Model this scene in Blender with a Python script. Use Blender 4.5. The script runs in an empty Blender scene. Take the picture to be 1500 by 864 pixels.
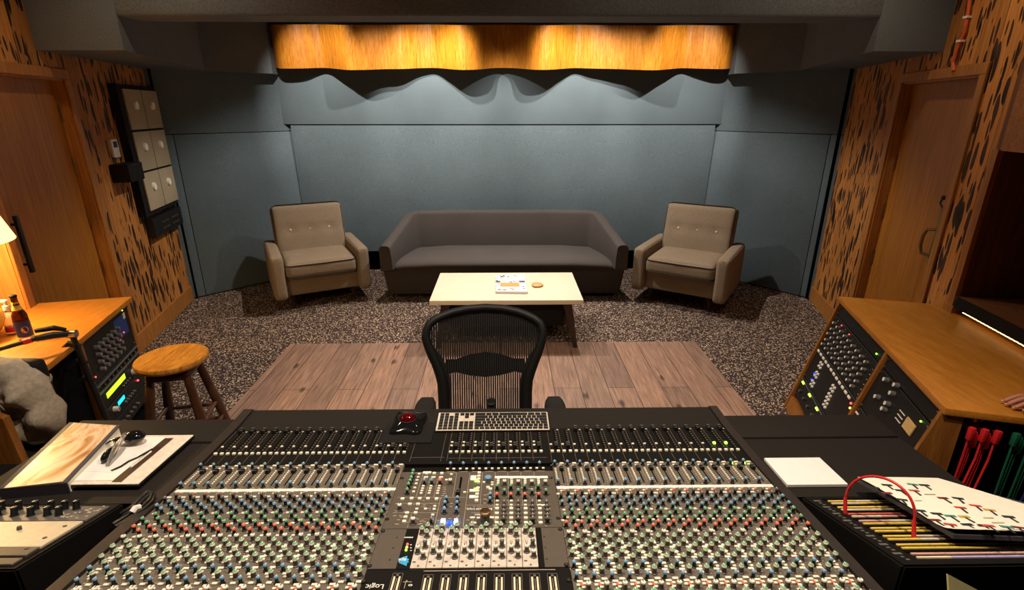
import bpy, bmesh, math, random
from mathutils import Matrix, Vector
R = math.radians
rnd = random.Random(7)
SC = bpy.context.scene
COL = SC.collection

# ------------------------------------------------------------------ camera
FPX, CAM_Z = 766.0, 1.85
TH, PHI = math.atan(271 / FPX), 0.01354
cd = bpy.data.cameras.new('camera')
cd.sensor_width = 36.0
cd.lens = FPX / 1500 * 36
cd.clip_start = 0.02
cam = bpy.data.objects.new('camera', cd)
COL.objects.link(cam)
cam.location = (0, 0, CAM_Z)
cam.rotation_euler = (math.pi / 2 - TH, 0, -PHI)
SC.camera = cam
_s, _c, _sp, _cp = math.sin(TH), math.cos(TH), math.sin(PHI), math.cos(PHI)


def ray(px, py):
    a, b = (px - 750) / FPX, (py - 432) / FPX
    X, Y, Z = a, _c - b * _s, -(_s + b * _c)
    return Vector((X * _cp + Y * _sp, -X * _sp + Y * _cp, Z))


def onplane(px, py, p, n):
    d, n = ray(px, py), Vector(n)
    o = Vector((0, 0, CAM_Z))
    return o + d * ((Vector(p) - o).dot(n) / d.dot(n))


def atz(px, py, z):
    return onplane(px, py, (0, 0, z), (0, 0, 1))


def aty(px, py, y):
    return onplane(px, py, (0, y, 0), (0, 1, 0))


# ------------------------------------------------------------------ materials
class NT:
    def __init__(s, name):
        s.m = bpy.data.materials.new(name)
        s.m.use_nodes = True
        s.t = s.m.node_tree
        s.b = s.t.nodes['Principled BSDF']

    def n(s, typ, **kw):
        nd = s.t.nodes.new(typ)
        for k, v in kw.items():
            if k.startswith('i_'):
                key = k[2:]
                nd.inputs[int(key) if key.isdigit() else key.replace('_', ' ')].default_value = v
            else:
                setattr(nd, k, v)
        return nd

    def l(s, a, b):
        s.t.links.new(a, b)

    def coords(s, scale=(1, 1, 1), rot=(0, 0, 0), loc=(0, 0, 0)):
        tc = s.n('ShaderNodeTexCoord')
        mp = s.n('ShaderNodeMapping')
        mp.inputs['Scale'].default_value = scale
        mp.inputs['Rotation'].default_value = rot
        mp.inputs['Location'].default_value = loc
        s.l(tc.outputs['Object'], mp.inputs['Vector'])
        return mp.outputs['Vector']

    def noise(s, vec, scale=5, detail=4, rough=.55, dist=0):
        nd = s.n('ShaderNodeTexNoise')
        nd.inputs['Scale'].default_value = scale
        nd.inputs['Detail'].default_value = detail
        nd.inputs['Roughness'].default_value = rough
        nd.inputs['Distortion'].default_value = dist
        if vec is not None:
            s.l(vec, nd.inputs['Vector'])
        return nd.outputs['Fac']

    def ramp(s, fac, stops, interp='LINEAR'):
        nd = s.n('ShaderNodeValToRGB')
        cr = nd.color_ramp
        cr.interpolation = interp
        while len(cr.elements) < len(stops):
            cr.elements.new(.5)
        for e, (p, c) in zip(cr.elements, stops):
            e.position = p
            e.color = (c[0], c[1], c[2], 1) if not isinstance(c, (int, float)) else (c, c, c, 1)
        s.l(fac, nd.inputs['Fac'])
        return nd.outputs['Color']

    def math(s, op, a, b=None, clamp=False):
        nd = s.n('ShaderNodeMath', operation=op)
        nd.use_clamp = clamp
        for i, v in enumerate((a, b)):
            if v is None:
                continue
            if isinstance(v, (int, float)):
                nd.inputs[i].default_value = v
            else:
                s.l(v, nd.inputs[i])
        return nd.outputs[0]

    def mix(s, fac, a, b, mode='MIX'):
        nd = s.n('ShaderNodeMix', data_type='RGBA', blend_type=mode)
        for i, v in ((0, fac), (6, a), (7, b)):
            if isinstance(v, (int, float)):
                nd.inputs[i].default_value = v
            elif isinstance(v, tuple):
                nd.inputs[i].default_value = (*v[:3], 1)
            else:
                s.l(v, nd.inputs[i])
        return nd.outputs[2]

    def bump(s, h, strength=.3, dist=.01):
        nd = s.n('ShaderNodeBump')
        nd.inputs['Strength'].default_value = strength
        nd.inputs['Distance'].default_value = dist
        s.l(h, nd.inputs['Height'])
        s.l(nd.outputs['Normal'], s.b.inputs['Normal'])

    def col(s, c):
        if isinstance(c, tuple):
            s.b.inputs['Base Color'].default_value = (*c, 1)
        else:
            s.l(c, s.b.inputs['Base Color'])

    def set(s, rough=.5, metal=0, spec=.5):
        s.b.inputs['Roughness'].default_value = rough
        s.b.inputs['Metallic'].default_value = metal
        s.b.inputs['Specular IOR Level'].default_value = spec


MAT = {}


def lin(r, g, b):
    f = lambda v: ((v / 255 + .055) / 1.055) ** 2.4 if v > 10 else v / 255 / 12.92
    return (f(r), f(g), f(b))


def plain(name, c, rough=.5, metal=0, spec=.5, var=.12, scale=60):
    t = NT(name)
    t.set(rough, metal, spec)
    nf = t.noise(t.coords(), scale, 3)
    lo = tuple(v * (1 - var) for v in c)
    hi = tuple(min(1, v * (1 + var)) for v in c)
    t.col(t.ramp(nf, [(.3, lo), (.7, hi)]))
    MAT[name] = t.m
    return t


def glow(name, c, e, strength):
    t = NT(name)
    t.col(c)
    t.b.inputs['Emission Color'].default_value = (*e, 1)
    t.b.inputs['Emission Strength'].default_value = strength
    MAT[name] = t.m
    return t


def fabric(name, c, var=.25, scale=260, bump=.35, rough=.95, stretch=(1, 1, 1)):
    t = NT(name)
    t.set(rough, 0, .15)
    v = t.coords(stretch)
    n1 = t.noise(v, scale, 2, .6)
    n2 = t.noise(t.coords(), 3, 3)
    lo = tuple(k * (1 - var) for k in c)
    hi = tuple(k * (1 + var) for k in c)
    base = t.ramp(n1, [(.36, lo), (.64, hi)])
    soft = t.ramp(n2, [(.3, .9), (.7, 1.0)])
    t.col(t.mix(1.0, base, soft, 'MULTIPLY'))
    t.bump(n1, bump, .004)
    MAT[name] = t.m


def wood(name, c1, c2, grain=(28, 28, 1.4), rough=.45, scale=2.2, streak=.5, spec=.4, loc=(0, 0, 0)):
    t = NT(name)
    t.set(rough, 0, spec)
    v = t.coords(grain, loc=loc)
    n1 = t.noise(v, scale, 5, .6, .35)
    n2 = t.noise(t.coords(tuple(g * 4 for g in grain)), scale, 3, .6)
    n3 = t.noise(t.coords(), 1.6, 2)
    a = t.ramp(n1, [(.32, c1), (.68, c2)])
    b = t.ramp(n2, [(.35, 1 - streak * .55), (.6, 1.0)])
    d = t.ramp(n3, [(.3, .82), (.7, 1.0)])
    t.col(t.mix(1.0, t.mix(1.0, a, b, 'MULTIPLY'), d, 'MULTIPLY'))
    t.bump(n2, .12, .002)
    MAT[name] = t.m


def pecky(name, c1, c2):
    """pecky cypress boards: vertical boards with elongated dark pits"""
    t = NT(name)
    t.set(.62, 0, .3)
    tc = t.n('ShaderNodeTexCoord')
    sep = t.n('ShaderNodeSeparateXYZ')
    t.l(tc.outputs['Object'], sep.inputs[0])
    y, z = sep.outputs[1], sep.outputs[2]
    bw = .19
    yb = t.math('DIVIDE', y, bw)
    fl = t.math('FLOOR', yb)
    fr = t.math('FRACT', yb)
    wn = t.n('ShaderNodeTexWhiteNoise', noise_dimensions='1D')
    t.l(fl, wn.inputs['W'])
    # grain
    grain = t.noise(t.coords((30, 30, 1.6)), 2.0, 5, .6, .4)
    base = t.ramp(grain, [(.3, c1), (.7, c2)])
    tone = t.ramp(wn.outputs['Value'], [(0, .72), (1, 1.08)])
    base = t.mix(1.0, base, tone, 'MULTIPLY')
    # pits: stretched cells, offset per board
    off = t.math('MULTIPLY', wn.outputs['Value'], 7.3)
    comb = t.n('ShaderNodeCombineXYZ')
    t.l(t.math('MULTIPLY', y, 25), comb.inputs[0])
    t.l(t.math('ADD', t.math('MULTIPLY', z, 5.4), off), comb.inputs[1])
    wob = t.n('ShaderNodeTexNoise')
    wob.inputs['Scale'].default_value = .9
    t.l(comb.outputs[0], wob.inputs['Vector'])
    addv = t.n('ShaderNodeMix', data_type='VECTOR')
    vm = t.n('ShaderNodeVectorMath', operation='MULTIPLY_ADD')
    t.l(wob.outputs['Color'], vm.inputs[0])
    vm.inputs[1].default_value = (.7, .7, 0)
    t.l(comb.outputs[0], vm.inputs[2])
    vo = t.n('ShaderNodeTexVoronoi', voronoi_dimensions='2D')
    vo.inputs['Scale'].default_value = 1.0
    t.l(vm.outputs[0], vo.inputs['Vector'])
    sc = t.n('ShaderNodeSeparateColor')
    t.l(vo.outputs['Color'], sc.inputs[0])
    dens = t.noise(t.coords((3.2, 3.2, 1.3)), 1.0, 2)
    rad = t.math('MULTIPLY', sc.outputs[0], t.ramp(dens, [(.27, .2), (.54, .64)]))
    pit = t.math('SUBTRACT', rad, vo.outputs['Distance'])
    pm = t.ramp(pit, [(.0, 0.0), (.035, 1.0)])
    pin_ = t.ramp(t.noise(t.coords((9, 9, 5)), 1.0, 2), [(.42, (.010, .005, .003)), (.62, (.06, .026, .010))])
    base = t.mix(pm, base, pin_)
    edge = t.math('LESS_THAN', t.math('ABSOLUTE', t.math('SUBTRACT', fr, .5)), .49)
    base = t.mix(edge, (.02, .01, .005), base)
    t.col(base)
    inv = t.math('SUBTRACT', 1.0, pm)
    t.bump(inv, .6, .012)
    MAT[name] = t.m


def carpet(name):
    t = NT(name)
    t.set(.97, 0, .1)
    vo = t.n('ShaderNodeTexVoronoi', voronoi_dimensions='2D')
    vo.inputs['Scale'].default_value = 135
    v = t.coords()
    t.l(v, vo.inputs['Vector'])
    sc = t.n('ShaderNodeSeparateColor')
    t.l(vo.outputs['Color'], sc.inputs[0])
    n = t.noise(v, 45, 2)
    pick = t.math('ADD', sc.outputs[0], t.math('MULTIPLY', t.math('SUBTRACT', n, .5), .5))
    speck = t.ramp(pick, [(.76, 0.0), (.86, 1.0)])
    big = t.noise(v, 300, 2)
    dark = t.ramp(big, [(.3, lin(36, 28, 28)), (.7, lin(78, 63, 61))])
    tan = t.ramp(sc.outputs[1], [(0, lin(158, 132, 112)), (1, lin(226, 198, 168))])
    t.col(t.mix(speck, dark, tan))
    t.bump(big, .5, .004)
    MAT[name] = t.m


def planks(name):
    t = NT(name)
    t.set(.5, 0, .35)
    br = t.n('ShaderNodeTexBrick')
    br.offset = .37
    br.inputs['Scale'].default_value = 1
    br.inputs['Mortar Size'].default_value = .0022
    br.inputs['Mortar Smooth'].default_value = .1
    br.inputs['Brick Width'].default_value = 1.35
    br.inputs['Row Height'].default_value = .19
    br.inputs['Color1'].default_value = (0, 0, 0, 1)
    br.inputs['Color2'].default_value = (1, 1, 1, 1)
    br.inputs['Mortar'].default_value = (.5, .5, .5, 1)
    t.l(t.coords((1, 1, 1), (0, 0, R(90)), (.05, .04, 0)), br.inputs['Vector'])
    g = t.noise(t.coords((26, 1.5, 1)), 2.4, 5, .62, .5)
    g2 = t.noise(t.coords((120, 4, 1)), 1.4, 3, .6)
    a = t.ramp(g, [(.28, lin(116, 90, 77)), (.7, lin(174, 139, 119))])
    a = t.mix(1.0, a, t.ramp(g2, [(.35, .78), (.6, 1.0)]), 'MULTIPLY')
    a = t.mix(1.0, a, t.ramp(br.outputs['Color'], [(0, (.72, .70, .72)), (.5, (.92, .9, .88)), (1, (1.08, 1.0, .94))]), 'MULTIPLY')
    vo = t.n('ShaderNodeTexVoronoi', voronoi_dimensions='2D')
    vo.inputs['Scale'].default_value = 1.0
    t.l(t.coords((5.5, 2.6, 1)), vo.inputs['Vector'])
    kn = t.math('ADD', vo.outputs['Distance'], t.math('MULTIPLY', t.math('SUBTRACT', g, .5), .28))
    ksep = t.n('ShaderNodeSeparateColor')
    t.l(vo.outputs['Color'], ksep.inputs[0])
    kn = t.math('ADD', kn, t.math('MULTIPLY', t.math('GREATER_THAN', ksep.outputs[0], .3), 1.0))
    a = t.mix(t.ramp(kn, [(.05, .85), (.15, 0.0)]), a, lin(52, 36, 30))
    a = t.mix(br.outputs['Fac'], a, lin(40, 26, 20))
    t.col(a)
    t.bump(g2, .1, .002)
    MAT[name] = t.m


fabric('fabric_blue', lin(93, 104, 110), .24, 165, .3, stretch=(1, 1, 1.4))
fabric('fabric_soffit', lin(100, 105, 109), .24, 165, .3)
fabric('fabric_tweed', lin(140, 121, 101), .30, 330, .5)
fabric('fabric_sofa', lin(84, 77, 74), .22, 330, .5)
fabric('fabric_beige', lin(176, 160, 132), .2, 330, .4)
fabric('cloth_grey', lin(172, 158, 140), .12, 60, .4)
plain('piping_dark', lin(38, 32, 28), .8)
plain('button_stud', lin(190, 172, 150), .5)
plain('black_void', (.004, .004, .004), .9, spec=.05)
plain('black_plastic', (.008, .008, .008), .45, spec=.3)
plain('black_soft', (.011, .010, .0095), .7, spec=.15)
plain('black_frame', (.005, .0047, .0045), .55, spec=.25)
plain('black_metal', (.02, .019, .018), .38, .3)
plain('dark_wood', lin(58, 36, 24), .5)
plain('steel', (.55, .53, .5), .28, 1)
plain('brass', (.62, .45, .18), .35, 1)
plain('bronze', (.30, .19, .09), .35, 1)
plain('leather_black', lin(36, 32, 29), .7, spec=.12, var=.1, scale=300)
plain('console_black', (.007, .0062, .0056), .6, spec=.12)
plain('console_grey', lin(98, 90, 80), .6, spec=.3, var=.08)
plain('console_plate', lin(84, 76, 68), .6, spec=.3, var=.05)
plain('rail_black', lin(46, 39, 36), .5, spec=.25)
plain('module_silver', lin(216, 204, 190), .42, .25)
plain('cap_blue', lin(104, 150, 184), .35)
plain('cap_green', lin(98, 160, 118), .35)
plain('cap_red', lin(228, 108, 80), .35)
plain('cap_white', lin(226, 220, 204), .4)
plain('cap_grey', lin(96, 92, 88), .4)
plain('knob_brown', lin(74, 67, 61), .5)
plain('button_cream', lin(236, 226, 205), .4)
plain('legend', lin(188, 172, 150), .6)
plain('legend_dim', lin(112, 100, 88), .6)
plain('scribble_white', lin(240, 236, 226), .5)
plain('paper', lin(238, 232, 226), .7, var=.02)
plain('cover_navy', lin(62, 58, 66), .6)
plain('paper_cream', lin(246, 240, 222), .6, var=.03)
plain('paper_ruled', lin(236, 230, 226), .7, var=.02)
plain('card_olive', lin(196, 184, 132), .7, var=.04)
plain('silver_tablet', lin(226, 214, 198), .4)
plain('silver_panel', lin(206, 192, 166), .45, .15, var=.06)
plain('keyboard_silver', lin(214, 198, 180), .35, .3)
plain('red_cable', lin(214, 40, 44), .4)
plain('green_cable', lin(22, 92, 66), .5)
plain('blue_cable', lin(30, 44, 92), .5)
plain('orange_cable', lin(196, 84, 30), .5)
plain('skin', lin(176, 112, 88), .5, var=.06)
plain('sleeve_dark', lin(34, 34, 40), .9)
plain('white_plastic', lin(226, 220, 210), .4)
plain('meter_cream', lin(206, 170, 110), .5)
plain('olive_plate', lin(78, 104, 58), .5)
plain('ball_red', lin(74, 3, 9), .08, spec=.6)
plain('gloss_black', (.006, .006, .007), .06, spec=.6)
plain('label_blue', lin(24, 44, 108), .5)
plain('label_red', lin(176, 34, 34), .5)
plain('label_yellow', lin(236, 190, 70), .5)
plain('logo_blue', lin(52, 160, 214), .5)
plain('stone_tan', lin(214, 160, 92), .5)
plain('table_cream', lin(232, 216, 190), .42, var=.03, scale=8)
plain('strip_red', lin(206, 96, 84), .6)
plain('strip_pink', lin(214, 160, 150), .6)
plain('strip_yellow', lin(232, 196, 84), .6)
plain('strip_cream', lin(226, 208, 176), .6)
plain('strip_lilac', lin(178, 168, 206), .6)
plain('tee_dark', lin(44, 48, 54), .6)
plain('tee_red', lin(206, 70, 66), .6)
plain('tee_teal', lin(70, 140, 128), .6)
plain('tee_maroon', lin(120, 48, 48), .6)
plain('tee_ochre', lin(206, 160, 60), .6)
wood('wood_door', lin(150, 90, 28), lin(176, 112, 40), (24, 24, .8), .4)
wood('wood_trim', lin(158, 98, 40), lin(188, 122, 56), (24, 24, 1), .45)
wood('wood_desk', lin(184, 114, 36), lin(204, 132, 48), (14, 2.2, 14), .38, 2.0, .25)
wood('wood_cabinet', lin(138, 82, 30), lin(166, 106, 44), (20, 20, 1.4), .45)
wood('wood_hutch', lin(96, 54, 28), lin(128, 76, 40), (20, 20, 1), .5)
wood('wood_hutch_light', lin(146, 90, 44), lin(176, 112, 58), (2, 20, 20), .5)
wood('wood_wave', lin(166, 96, 20), lin(210, 136, 42), (34, 34, 1.0), .38, 2.2, .7)
wood('wood_stool', lin(168, 104, 32), lin(214, 148, 58), (20, 3, 8), .35, 2.0, .6)
wood('wood_stool_leg', lin(58, 32, 18), lin(84, 48, 26), (20, 20, 2), .4)
wood('wood_leg_dark', lin(44, 26, 20), lin(66, 42, 32), (20, 20, 2), .45)
pecky('pecky_wood', lin(164, 100, 42), lin(204, 136, 68))
carpet('carpet')
planks('planks')
glow('led_green', lin(60, 160, 40), (.35, 1, .05), 6)
glow('led_red', lin(200, 30, 30), (1, .05, .05), 5)
glow('led_yellow', lin(220, 180, 30), (1, .65, .08), 3)
glow('led_blue', lin(30, 60, 220), (.002, .03, 1), 5)
glow('led_white_blue', lin(160, 190, 255), (.3, .5, 1), 16)
glow('screen_green', lin(120, 200, 30), (.42, .85, .02), 2.2)
glow('screen_cyan', lin(20, 160, 200), (.01, .55, .85), 2.2)
glow('screen_blue', lin(20, 40, 90), (.02, .07, .30), .06)
glow('led_strip', lin(255, 220, 150), (1, .62, .24), 4.5)


def glassy(name, c, rough=.05, trans=.9):
    t = NT(name)
    t.set(rough, 0, .5)
    t.col(c)
    t.b.inputs['Transmission Weight'].default_value = trans
    t.b.inputs['IOR'].default_value = 1.35
    MAT[name] = t.m


glassy('glass_brown', lin(96, 44, 14), .05, .6)
glassy('plastic_clear', lin(226, 220, 214), .15, .75)
glassy('lens_clear', lin(214, 210, 204), .03, .85)


def shade_mat():
    t = NT('lamp_shade_cloth')
    t.set(.9, 0, .1)
    n = t.noise(t.coords((1, 1, 1)), 120, 2)
    t.col(t.ramp(n, [(.3, lin(236, 214, 160)), (.7, lin(250, 232, 184))]))
    t.b.inputs['Emission Color'].default_value = (1, .72, .32, 1)
    t.b.inputs['Emission Strength'].default_value = 1.1
    MAT['lamp_shade_cloth'] = t.m


shade_mat()


def book_mat():
    t = NT('book_cover')
    t.set(.22, 0, .5)
    n = t.noise(t.coords((9, 3.5, 1), (0, 0, R(25))), 1.2, 5, .55, 1.2)
    t.col(t.ramp(n, [(.30, lin(88, 60, 40)), (.40, lin(196, 138, 84)), (.5, lin(236, 206, 170)), (.58, lin(214, 160, 104)), (.72, lin(244, 232, 214))]))
    MAT['book_cover'] = t.m


book_mat()


# ------------------------------------------------------------------ mesh builder
def frame(o, x, y, z):
    return Matrix(((x[0], y[0], z[0], o[0]), (x[1], y[1], z[1], o[1]), (x[2], y[2], z[2], o[2]), (0, 0, 0, 1)))


def axis_rot(d):
    return Vector((0, 0, 1)).rotation_difference(Vector(d).normalized()).to_matrix().to_4x4()


class MB:
    def __init__(s):
        s.bm = bmesh.new()
        s.mi = 0

    def _add(s, tmp, M=None):
        for f in tmp.faces:
            f.material_index = s.mi
        if M is not None:
            tmp.transform(M)
        me = bpy.data.meshes.new('tmp')
        tmp.to_mesh(me)
        tmp.free()
        s.bm.from_mesh(me)
        bpy.data.meshes.remove(me)
        return s

    def box(s, c, size, M=None, bev=0, seg=2):
        t = bmesh.new()
        bmesh.ops.create_cube(t, size=1)
        t.transform(Matrix.Diagonal((*size, 1)))
        if bev:
            bmesh.ops.bevel(t, geom=t.edges[:], offset=bev, segments=seg, affect='EDGES', profile=.5)
        t.transform(Matrix.Translation(c))
        return s._add(t, M)

    def span(s, a, b, M=None, bev=0, seg=2):
        return s.box([(p + q) / 2 for p, q in zip(a, b)], [abs(q - p) for p, q in zip(a, b)], M, bev, seg)

    def cyl(s, p0, p1, r0, r1=None, seg=16, M=None, caps=True):
        r1 = r0 if r1 is None else r1
        p0, p1 = Vector(p0), Vector(p1)
        t = bmesh.new()
        bmesh.ops.create_cone(t, cap_ends=caps, segments=seg, radius1=r0, radius2=max(r1, 1e-5), depth=(p1 - p0).length)
        t.transform(Matrix.Translation((p0 + p1) / 2) @ axis_rot(p1 - p0))
        return s._add(t, M)

    def lathe(s, prof, c=(0, 0, 0), seg=24, M=None, rib=None):
        t = bmesh.new()
        rings = []
        for r, z in prof:
            ring = []
            for i in range(seg):
                a = 2 * math.pi * i / seg
                rr = max(r, 1e-5) * (rib(a) if rib else 1)
                ring.append(t.verts.new((c[0] + rr * math.cos(a), c[1] + rr * math.sin(a), c[2] + z)))
            rings.append(ring)
        for a, b in zip(rings, rings[1:]):
            for i in range(seg):
                j = (i + 1) % seg
                t.faces.new((a[i], a[j], b[j], b[i]))
        t.faces.new(rings[0][::-1])
        t.faces.new(rings[-1])
        return s._add(t, M)

    def prism(s, poly, z0, z1, M=None, bev=0, seg=2):
        t = bmesh.new()
        lo = [t.verts.new((p[0], p[1], z0)) for p in poly]
        hi = [t.verts.new((p[0], p[1], z1)) for p in poly]
        n = len(poly)
        t.faces.new(lo[::-1])
        t.faces.new(hi)
        for i in range(n):
            j = (i + 1) % n
            t.faces.new((lo[i], lo[j], hi[j], hi[i]))
        bmesh.ops.recalc_face_normals(t, faces=t.faces[:])
        if bev:
            bmesh.ops.bevel(t, geom=t.edges[:], offset=bev, segments=seg, affect='EDGES', profile=.5)
        return s._add(t, M)

    def loft(s, secs, caps=True, closed=True, M=None):
        """secs: list of rings with the same number of points"""
        t = bmesh.new()
        rings = [[t.verts.new(p) for p in r] for r in secs]
        n = len(rings[0])
        for a, b in zip(rings, rings[1:]):
            for i in range(n if closed else n - 1):
                j = (i + 1) % n
                t.faces.new((a[i], a[j], b[j], b[i]))
        if caps and closed:
            t.faces.new(rings[0][::-1])
            t.faces.new(rings[-1])
        bmesh.ops.recalc_face_normals(t, faces=t.faces[:])
        return s._add(t, M)

    def poly(s, verts, faces, M=None):
        t = bmesh.new()
        vs = [t.verts.new(v) for v in verts]
        for f in faces:
            t.faces.new([vs[i] for i in f])
        return s._add(t, M)

    def tube(s, pts, r, seg=8, closed=False, M=None, flat=1.0, up=(0, 0, 1)):
        pts = [Vector(p) for p in pts]
        n = len(pts)
        rr = r if isinstance(r, (list, tuple)) else [r] * n
        t = bmesh.new()
        rings = []
        prev = None
        for i, p in enumerate(pts):
            if closed:
                d = pts[(i + 1) % n] - pts[i - 1]
            else:
                d = pts[min(i + 1, n - 1)] - pts[max(i - 1, 0)]
            d.normalize()
            if prev is None:
                u = Vector(up)
                if abs(d.dot(u)) > .95:
                    u = Vector((1, 0, 0))
                a = d.cross(u).normalized()
            else:
                a = (prev - d * prev.dot(d)).normalized()
            prev = a
            b = d.cross(a)
            rings.append([t.verts.new(p + a * (rr[i] * math.cos(2 * math.pi * k / seg)) + b * (rr[i] * flat * math.sin(2 * math.pi * k / seg))) for k in range(seg)])
        m = n if closed else n - 1
        for i in range(m):
            A, B = rings[i], rings[(i + 1) % n]
            for k in range(seg):
                j = (k + 1) % seg
                t.faces.new((A[k], A[j], B[j], B[k]))
        if not closed:
            t.faces.new(rings[0][::-1])
            t.faces.new(rings[-1])
        bmesh.ops.recalc_face_normals(t, faces=t.faces[:])
        return s._add(t, M)

    def sphere(s, c, r, sx=1, sy=1, sz=1, seg=20, M=None):
        t = bmesh.new()
        bmesh.ops.create_uvsphere(t, u_segments=seg, v_segments=max(8, seg * 2 // 3), radius=r)
        t.transform(Matrix.Translation(c) @ Matrix.Diagonal((sx, sy, sz, 1)))
        return s._add(t, M)

    def cushion(s, c, size, rad=.04, puff=(0, 0, 0), n=14, M=None):
        """rounded box with each pair of faces swelling by puff"""
        t = bmesh.new()
        bmesh.ops.create_cube(t, size=2)
        bmesh.ops.subdivide_edges(t, edges=t.edges[:], cuts=n, use_grid_fill=True)
        h = [v / 2 for v in size]
        for v in t.verts:
            p = list(v.co)
            q = []
            # push the grid towards the rims so the rounding has points to use
            for k in range(3):
                a = abs(p[k])
                q.append(math.copysign(1 - (1 - a) ** 1.6 if a < 1 else 1, p[k]))
            w = Vector([q[k] * h[k] for k in range(3)])
            inner = Vector([max(-h[k] + rad, min(h[k] - rad, w[k])) for k in range(3)])
            d = w - inner
            if d.length > 1e-9:
                w = inner + d.normalized() * min(d.length, rad) if sum(1 for k in range(3) if abs(d[k]) > 1e-9) > 1 else w
            for k in range(3):
                i, j = (k + 1) % 3, (k + 2) % 3
                if puff[k]:
                    w[k] += math.copysign(puff[k], p[k]) * abs(p[k]) * max(0, 1 - p[i] ** 2) ** .6 * max(0, 1 - p[j] ** 2) ** .6
            v.co = w
        t.transform(Matrix.Translation(c))
        return s._add(t, M)


WM = {}          # world matrix of every thing and part, kept by hand


def link(o, parent=None):
    COL.objects.link(o)
    if parent is not None:
        o.parent = parent
    return o


def tag(o, label=None, cat=None, group=None, kind=None):
    for k, v in (('label', label), ('category', cat), ('group', group), ('kind', kind)):
        if v:
            o[k] = v
    return o


def thing(name, label, cat, loc=(0, 0, 0), rz=0, group=None):
    o = bpy.data.objects.new(name, None)
    o.empty_display_size = .05
    o.location = loc
    o.rotation_euler = (0, 0, rz)
    link(o)
    WM[o.name] = Matrix.Translation(loc) @ Matrix.Rotation(rz, 4, 'Z')
    return tag(o, label, cat, group)


def put(name, mb, mats, parent=None, world=False, angle=35, kind=None, label=None):
    """one mesh object; world=True: the builder holds world coordinates"""
    me = bpy.data.meshes.new(name)
    if parent is not None and world:
        mb.bm.transform(WM[parent.name].inverted())
    mb.bm.to_mesh(me)
    mb.bm.free()
    for m in (mats if isinstance(mats, (list, tuple)) else [mats]):
        me.materials.append(MAT[m])
    me.polygons.foreach_set('use_smooth', [True] * len(me.polygons))
    me.set_sharp_from_angle(angle=R(angle))
    o = bpy.data.objects.new(name, me)
    link(o, parent)
    WM[o.name] = WM[parent.name] if parent is not None else Matrix.Identity(4)
    tag(o, label, None, None, kind)
    return o


def single(name, mb, mats, label, cat, group=None, loc=None, angle=35):
    """a thing that is one mesh; the builder holds world coordinates, loc is its base"""
    if loc is not None:
        mb.bm.transform(Matrix.Translation([-v for v in loc]))
    o = put(name, mb, mats, angle=angle)
    if loc is not None:
        o.location = loc
        WM[o.name] = Matrix.Translation(loc)
    return tag(o, label, cat, group)


def struct(name, mb, mats, angle=35):
    return put(name, mb, mats, angle=angle, kind='structure')


def inst(src, name, parent, M):
    """another object on the mesh of SRC at world matrix M under PARENT"""
    o = bpy.data.objects.new(name, src.data)
    link(o, parent)
    o.matrix_local = WM[parent.name].inverted() @ M
    return o


def dup(root, loc, rz, label, group=None):
    r = root.copy()
    COL.objects.link(r)
    r.location = loc
    r.rotation_euler = (0, 0, rz)
    r['label'] = label
    if group:
        r['group'] = group
    WM[r.name] = Matrix.Translation(loc) @ Matrix.Rotation(rz, 4, 'Z')
    for ch in list(root.children):
        c = ch.copy()
        COL.objects.link(c)
        c.parent = r
        for g in list(ch.children):
            d = g.copy()
            COL.objects.link(d)
            d.parent = c
    return r


def text_mb(s, size, M, depth=.0006):
    """flat lettering as mesh; M maps text x, y to the surface"""
    cu = bpy.data.curves.new('txt', 'FONT')
    cu.body = s
    cu.size = size
    cu.align_x = 'CENTER'
    cu.align_y = 'CENTER'
    cu.extrude = depth
    o = bpy.data.objects.new('txt', cu)
    COL.objects.link(o)
    dg = bpy.context.evaluated_depsgraph_get()
    me = bpy.data.meshes.new_from_object(o.evaluated_get(dg))
    mb = MB()
    mb.bm.from_mesh(me)
    mb.bm.transform(M)
    bpy.data.meshes.remove(me)
    bpy.data.objects.remove(o)
    bpy.data.curves.remove(cu)
    return mb
# ================================================================== ROOM
CEIL = 3.15


def wall_frame(anchor, d):
    """s along the wall, n into the room, z up"""
    d = Vector((d[0], d[1], 0)).normalized()
    n = Vector((d.y, -d.x, 0)) if anchor[0] < 0 else Vector((-d.y, d.x, 0))
    return frame((anchor[0], anchor[1], 0), d, n, (0, 0, 1)), d, n


LW, LD, LN = wall_frame((-3.12, 4.59), (-.22, 1))
RW, RD, RN = wall_frame((3.16, 5.05), (.26, 1))


def ls(y):
    return (y - 4.59) / LD.y


def rs(y):
    return (y - 5.05) / RD.y


def lwall(px, py, off=0):
    p = onplane(px, py, Vector((-3.12, 4.59, 0)) + LN * off, LN)
    return ls(p.y + 0), p.z


def rwall(px, py, off=0):
    p = onplane(px, py, Vector((3.16, 5.05, 0)) + RN * off, RN)
    return rs(p.y + 0), p.z


m = MB()
m.span((-4.2, -1.5, -.1), (4.2, 6.9, 0))
struct('floor', m, 'carpet')
m = MB()
m.span((-1.80, .2, 0), (1.603, 4.02, .004))
struct('wood_floor', m, 'planks')
m = MB()
m.span((-4.2, -1.5, CEIL), (4.2, 6.9, CEIL + .1))
struct('ceiling', m, 'fabric_soffit')

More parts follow.
